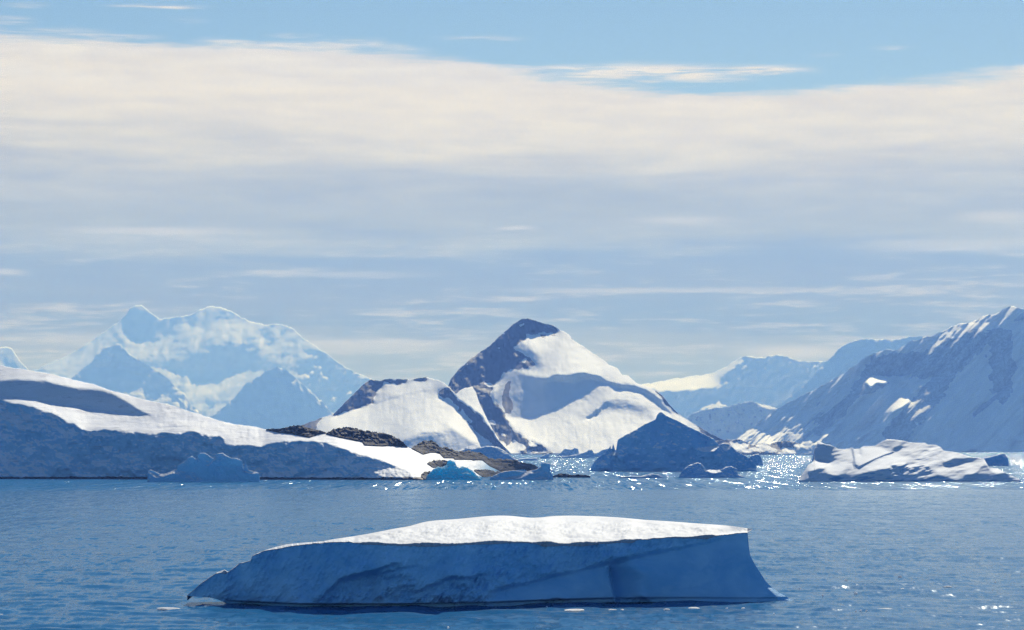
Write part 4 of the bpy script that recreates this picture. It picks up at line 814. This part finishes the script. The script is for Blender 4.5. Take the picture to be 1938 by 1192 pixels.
    # undercut: a notch half a metre high melted along the waterline
    hgt_ = (B[None] - VV); notch = np.clip((9.5 - hgt_) / 3.0, 0, 1) * np.clip((1400 - UU) / 500, 0.25, 1) * np.clip((UU - 420) / 60, 0, 1)
    YY = YY + 1.3 * notch
    pts = P3(UU, VV, YY)
    prow = np.clip((368 - uu - 60) / 12, 0, 1) * 0 + np.clip((432 - uu) / 6, 0, 1)          # the pointed end hangs clear of the water
    low = pts[0].copy(); low[:, 1] += 1.2 * (1 - prow) + 0.8 * prow; low[:, 2] -= 0.12 * (1 - prow)
    low2 = pts[0].copy(); low2[:, 1] += 5.0 * (1 - prow) + 1.5 * prow; low2[:, 2] = np.minimum(low2[:, 2] - 0.5, -0.3) * (1 - prow) + (pts[0, :, 2] + 0.1) * prow
    low3 = low2.copy(); low3[:, 1] += 3.0 * (1 - prow) + 1.0 * prow; low3[:, 2] = -4.0 * (1 - prow) + (pts[0, :, 2] + 0.15) * prow
    # top: from the brow to the far crest
    Bk = np.where(uu <= 1415, fbk(uu), T - 0.3); Bk = sm(Bk) * wq + Bk * (1 - wq); Bk = np.minimum(Bk, T - 0.25)
    ze = pts[-1, :, 2]; Ye = pts[-1, :, 1]
    ker = np.hanning(121); ker /= ker.sum(); zes = np.convolve(np.pad(ze, 60, mode='edge'), ker, 'valid')
    wk = np.clip((T - Bk) / 10.0, 0, 1); zes = zes * wk + ze * (1 - wk)
    zb = np.clip(zes + 0.030 * np.maximum(Tsm - Bk, 0), 0, 7.6)
    Yb = (H - zb) * F / (Bk - HZ); Yb = np.maximum(Yb, Ye + 1.0); 
    zb = H + (HZ - Bk) / F * Yb
    nt = 46; s = np.linspace(0, 1, nt)[:, None]
    dec = np.exp(-10 * s)
    Vt = Tsm[None] + (Bk - Tsm)[None] * s + (T - Tsm)[None] * dec
    zt = zes[None] + (zb - zes)[None] * s ** 0.8 + (ze - zes)[None] * dec
    Yt = (H - zt) * F / (Vt - HZ)
    Yt = np.maximum.accumulate(Yt, axis=0)
    # follow: make sure last row is the back crest
    X = (uu[None] - CX) / F * Yt
    bmp = (0.26 * fbm(X / 2.8, Yt / 6.0, 331, 5, 0.62) + 0.12 * fbm(X / 0.9, Yt / 2.2, 337, 3, .6)) * np.sin(np.pi * np.clip(s, 0, 1)) * np.clip((T - Bk) / 12.0, 0, 1)[None]
    topP = np.stack([X, Yt, H + (HZ - Vt) / F * Yt + bmp], -1)
    bk = topP[-1].copy(); rows = [low3[None], low2[None], low[None], pts]
    A = np.concatenate(rows, 0)
    backs = []
    for k, g in ((0.6, 0.12), (2.0, 0.5), (5.0, 1.0)):
        c = bk.copy(); c[:, 1] += k; fl = -3 * (1 - prow) + (pts[0, :, 2] + 0.15) * prow; c[:, 2] = c[:, 2] - (c[:, 2] - fl) * g; backs.append(c[None])
    # the body: near wall + a hidden core that runs back beneath the snow
    core = topP.copy(); core[..., 2] -= 0.45; core = core[[0, nt // 2, nt - 1]]
    core[0, :, 1] += 0.5
    Bd = np.concatenate([A, core] + backs, 0)
    def grid(A_):
        a, b = A_.shape[:2]; ix = np.arange(a * b).reshape(a, b)
        q = np.stack([ix[:-1, :-1], ix[:-1, 1:], ix[1:, 1:], ix[1:, :-1]], -1).reshape(-1, 4).tolist(); q.append(ix[:, 0].tolist()); q.append(ix[::-1, -1].tolist()); return q
    mesh_obj('ice_body', Bd.reshape(-1, 3), grid(Bd), mw, (root.location.x, root.location.y, 0), root, np.zeros(Bd.shape[:2]).ravel())
    # snow cover with a small cornice over the wall and the pointed lip at the right end
    ms = snow_mat('berg_top_snow', 0.06, icemix=0.0, bump=0.9, stretch=(0.4, 0.3, 1), specks=0.8, bdist=4, snow=(0.42, 0.46, 0.53))
    lip = np.clip((uu - 1380) / 35, 0, 1) * np.clip((1417.0 - uu) * 10, 0, 1)
    k = uu <= 1415.0
    S = topP[:, k].copy()
    fr = S[0].copy(); fr[:, 1] -= 0.10; 
    und = fr.copy(); und[:, 2] -= 0.05; und[:, 1] += 0.03; inn = und.copy(); inn[:, 1] += 0.6; inn[:, 2] -= 0.02
    bb = S[-1].copy(); bb[:, 1] += 0.5; bb[:, 2] -= 0.5
    Sn = np.concatenate([inn[None], und[None], fr[None], S, bb[None]], 0)
    # carry the sheet out to the tip of the lip
    n_ext = 14; ext = []
    tip = P3(np.array(1425.2), np.array(1001.2), np.array(Sn[3, -1, 1] + 2.0))
    for e in range(1, n_ext + 1):
        w = e / n_ext; colm = Sn[:, -1] * (1 - w) + tip[None] * w
        ext.append(colm[:, None])
    Sn = np.concatenate([Sn] + ext, 1)
    mesh_obj('snow_top', Sn.reshape(-1, 3), grid(Sn), ms, (root.location.x, root.location.y, 0), root, np.zeros(Sn.shape[:2]).ravel())
front_berg()

# ------------------------------------------------------------------ brash ice: bright fragments standing in for sun glints on the foreground water
mBr = snow_mat('glint_brash_ice', 0.05, icemix=0.0, bump=0.3, trans=0.5, snow=(0.95, 0.97, 0.98))
def brash():
    one = 'tiny white scrap of brash ice standing in for a sun glint, one of many adrift around the nearest iceberg'
    named = [(1090, 1154.5, 40, 2.6, 'long thin white ice scrap standing in for a sun glint just below the wall of the nearest iceberg'),
             (1676, 1153.5, 46, 4.0, 'longest white ice scrap standing in for a sun glint in the open water right of the nearest iceberg'),
             (1315, 1152, 24, 4.0, 'low two-humped white ice scrap standing in for a sun glint near the right foot of the nearest iceberg'),
             (322, 1152, 50, 3.2, 'long flat white ice scrap standing in for a sun glint by the pointed left end of the nearest iceberg'),
             (1715, 1139.5, 30, 2.6, 'thin white ice scrap standing in for a sun glint behind the longest scrap in the right water'),
             (1793, 1112, 16, 4.5, 'chunky white ice scrap standing in for a sun glint, floating alone at right, above the longest scrap')]
    pts = [(1035, 1150, 4, 4), (1160, 1154, 16, 2), (1178, 1155, 7, 3), (1262, 1154, 11, 4), (967, 1157, 5, 2.5), (1375, 1151, 5, 1.6), (1407, 1151, 7, 1.6),
           (1601, 1098, 5, 4), (1703, 1091, 7, 4), (1607, 1111, 4, 4), (1622, 1110, 6, 4), (1637, 1110, 5, 4), (1620, 1123, 7, 5), (1593, 1111, 4, 2), (1513, 1116, 8, 4), (1495, 1109, 4, 3), (1587, 1028, 4, 3), (1729, 1103, 4, 3),
           (1708, 1115, 8, 2.5), (1747, 1120, 6, 6), (1748, 1112, 4, 3), (1783, 1127, 5, 5), (1807, 1113, 3, 2.5), (1884, 1102, 4, 3), (1879, 1118, 4, 2.5), (1936, 1111, 5, 4), (1927, 1120, 4, 3), (1557, 1126, 4, 3), (1584, 1133, 4, 2.5),
           (1651, 1120, 3, 2), (1718, 1112, 3, 2), (1736, 1142, 4, 2), (1629, 1156, 5, 3), (1620, 1157, 4, 2.5), (1640, 1155.5, 4, 2), (1855, 1047, 3, 2), (1737, 1035, 3, 2), (1600, 1138, 30, 1.2), (1467, 1140, 3, 2), (1478, 1140, 3, 2), (1501, 1146, 4, 3), (1465, 1161, 2.5, 2),
           (1498, 1138, 4, 2), (425, 1157, 9, 1.6), (548, 1148.5, 22, 2.0), (848, 1188, 4, 4), (2, 1163, 8, 2), (1651, 1103, 3, 2), (1906, 1115, 2.5, 2), (1465, 1184, 3, 2)]
    n = 0
    for x, y, w, h, lb in named:
        n += 1
        root = boulder('glint_ice_fragment', x, y, w, h, mBr, None, seed=400 + n, dscale=1.0 if w > 20 else 1.6); tag(root, lb, 'ice fragment', 'brash ice for glints around the nearest iceberg')
    for x, y, w, h in pts:
        n += 1
        o = boulder('glint_ice_fragment', x, y, w, h, mBr, None, seed=400 + n, dscale=1.5); tag(o, one, 'ice fragment', 'brash ice for glints around the nearest iceberg')
brash()

# ------------------------------------------------------------------ the blue air of the distance
def haze():
    mt = bpy.data.materials.new('haze_air'); mt.use_nodes = True; n = NT(mt.node_tree); n.n.clear()
    v = n.node('ShaderNodeVolumePrincipled'); out = n.node('ShaderNodeOutputMaterial'); n.l.new(v.outputs[0], out.inputs['Volume'])
    v.inputs['Color'].default_value = (*HAZE_C, 1); v.inputs['Absorption Color'].default_value = (1, 1, 1, 1)
    v.inputs['Density'].default_value = HAZE_D; v.inputs['Anisotropy'].default_value = 0.2
    X, Y0, Y1, Zl, Zh = 17000, -1800, 25500, -26, 1750
    V = [(x, y, z) for z in (Zl, Zh) for y in (Y0, Y1) for x in (-X, X)]
    Fc = [(0, 2, 3, 1), (4, 5, 7, 6), (0, 1, 5, 4), (2, 6, 7, 3), (0, 4, 6, 2), (1, 3, 7, 5)]
    o = mesh_obj('haze', V, Fc, mt, smooth=False); tag(o, 'thin blue haze in the air over the whole bay', 'haze', kind='stuff')
haze()
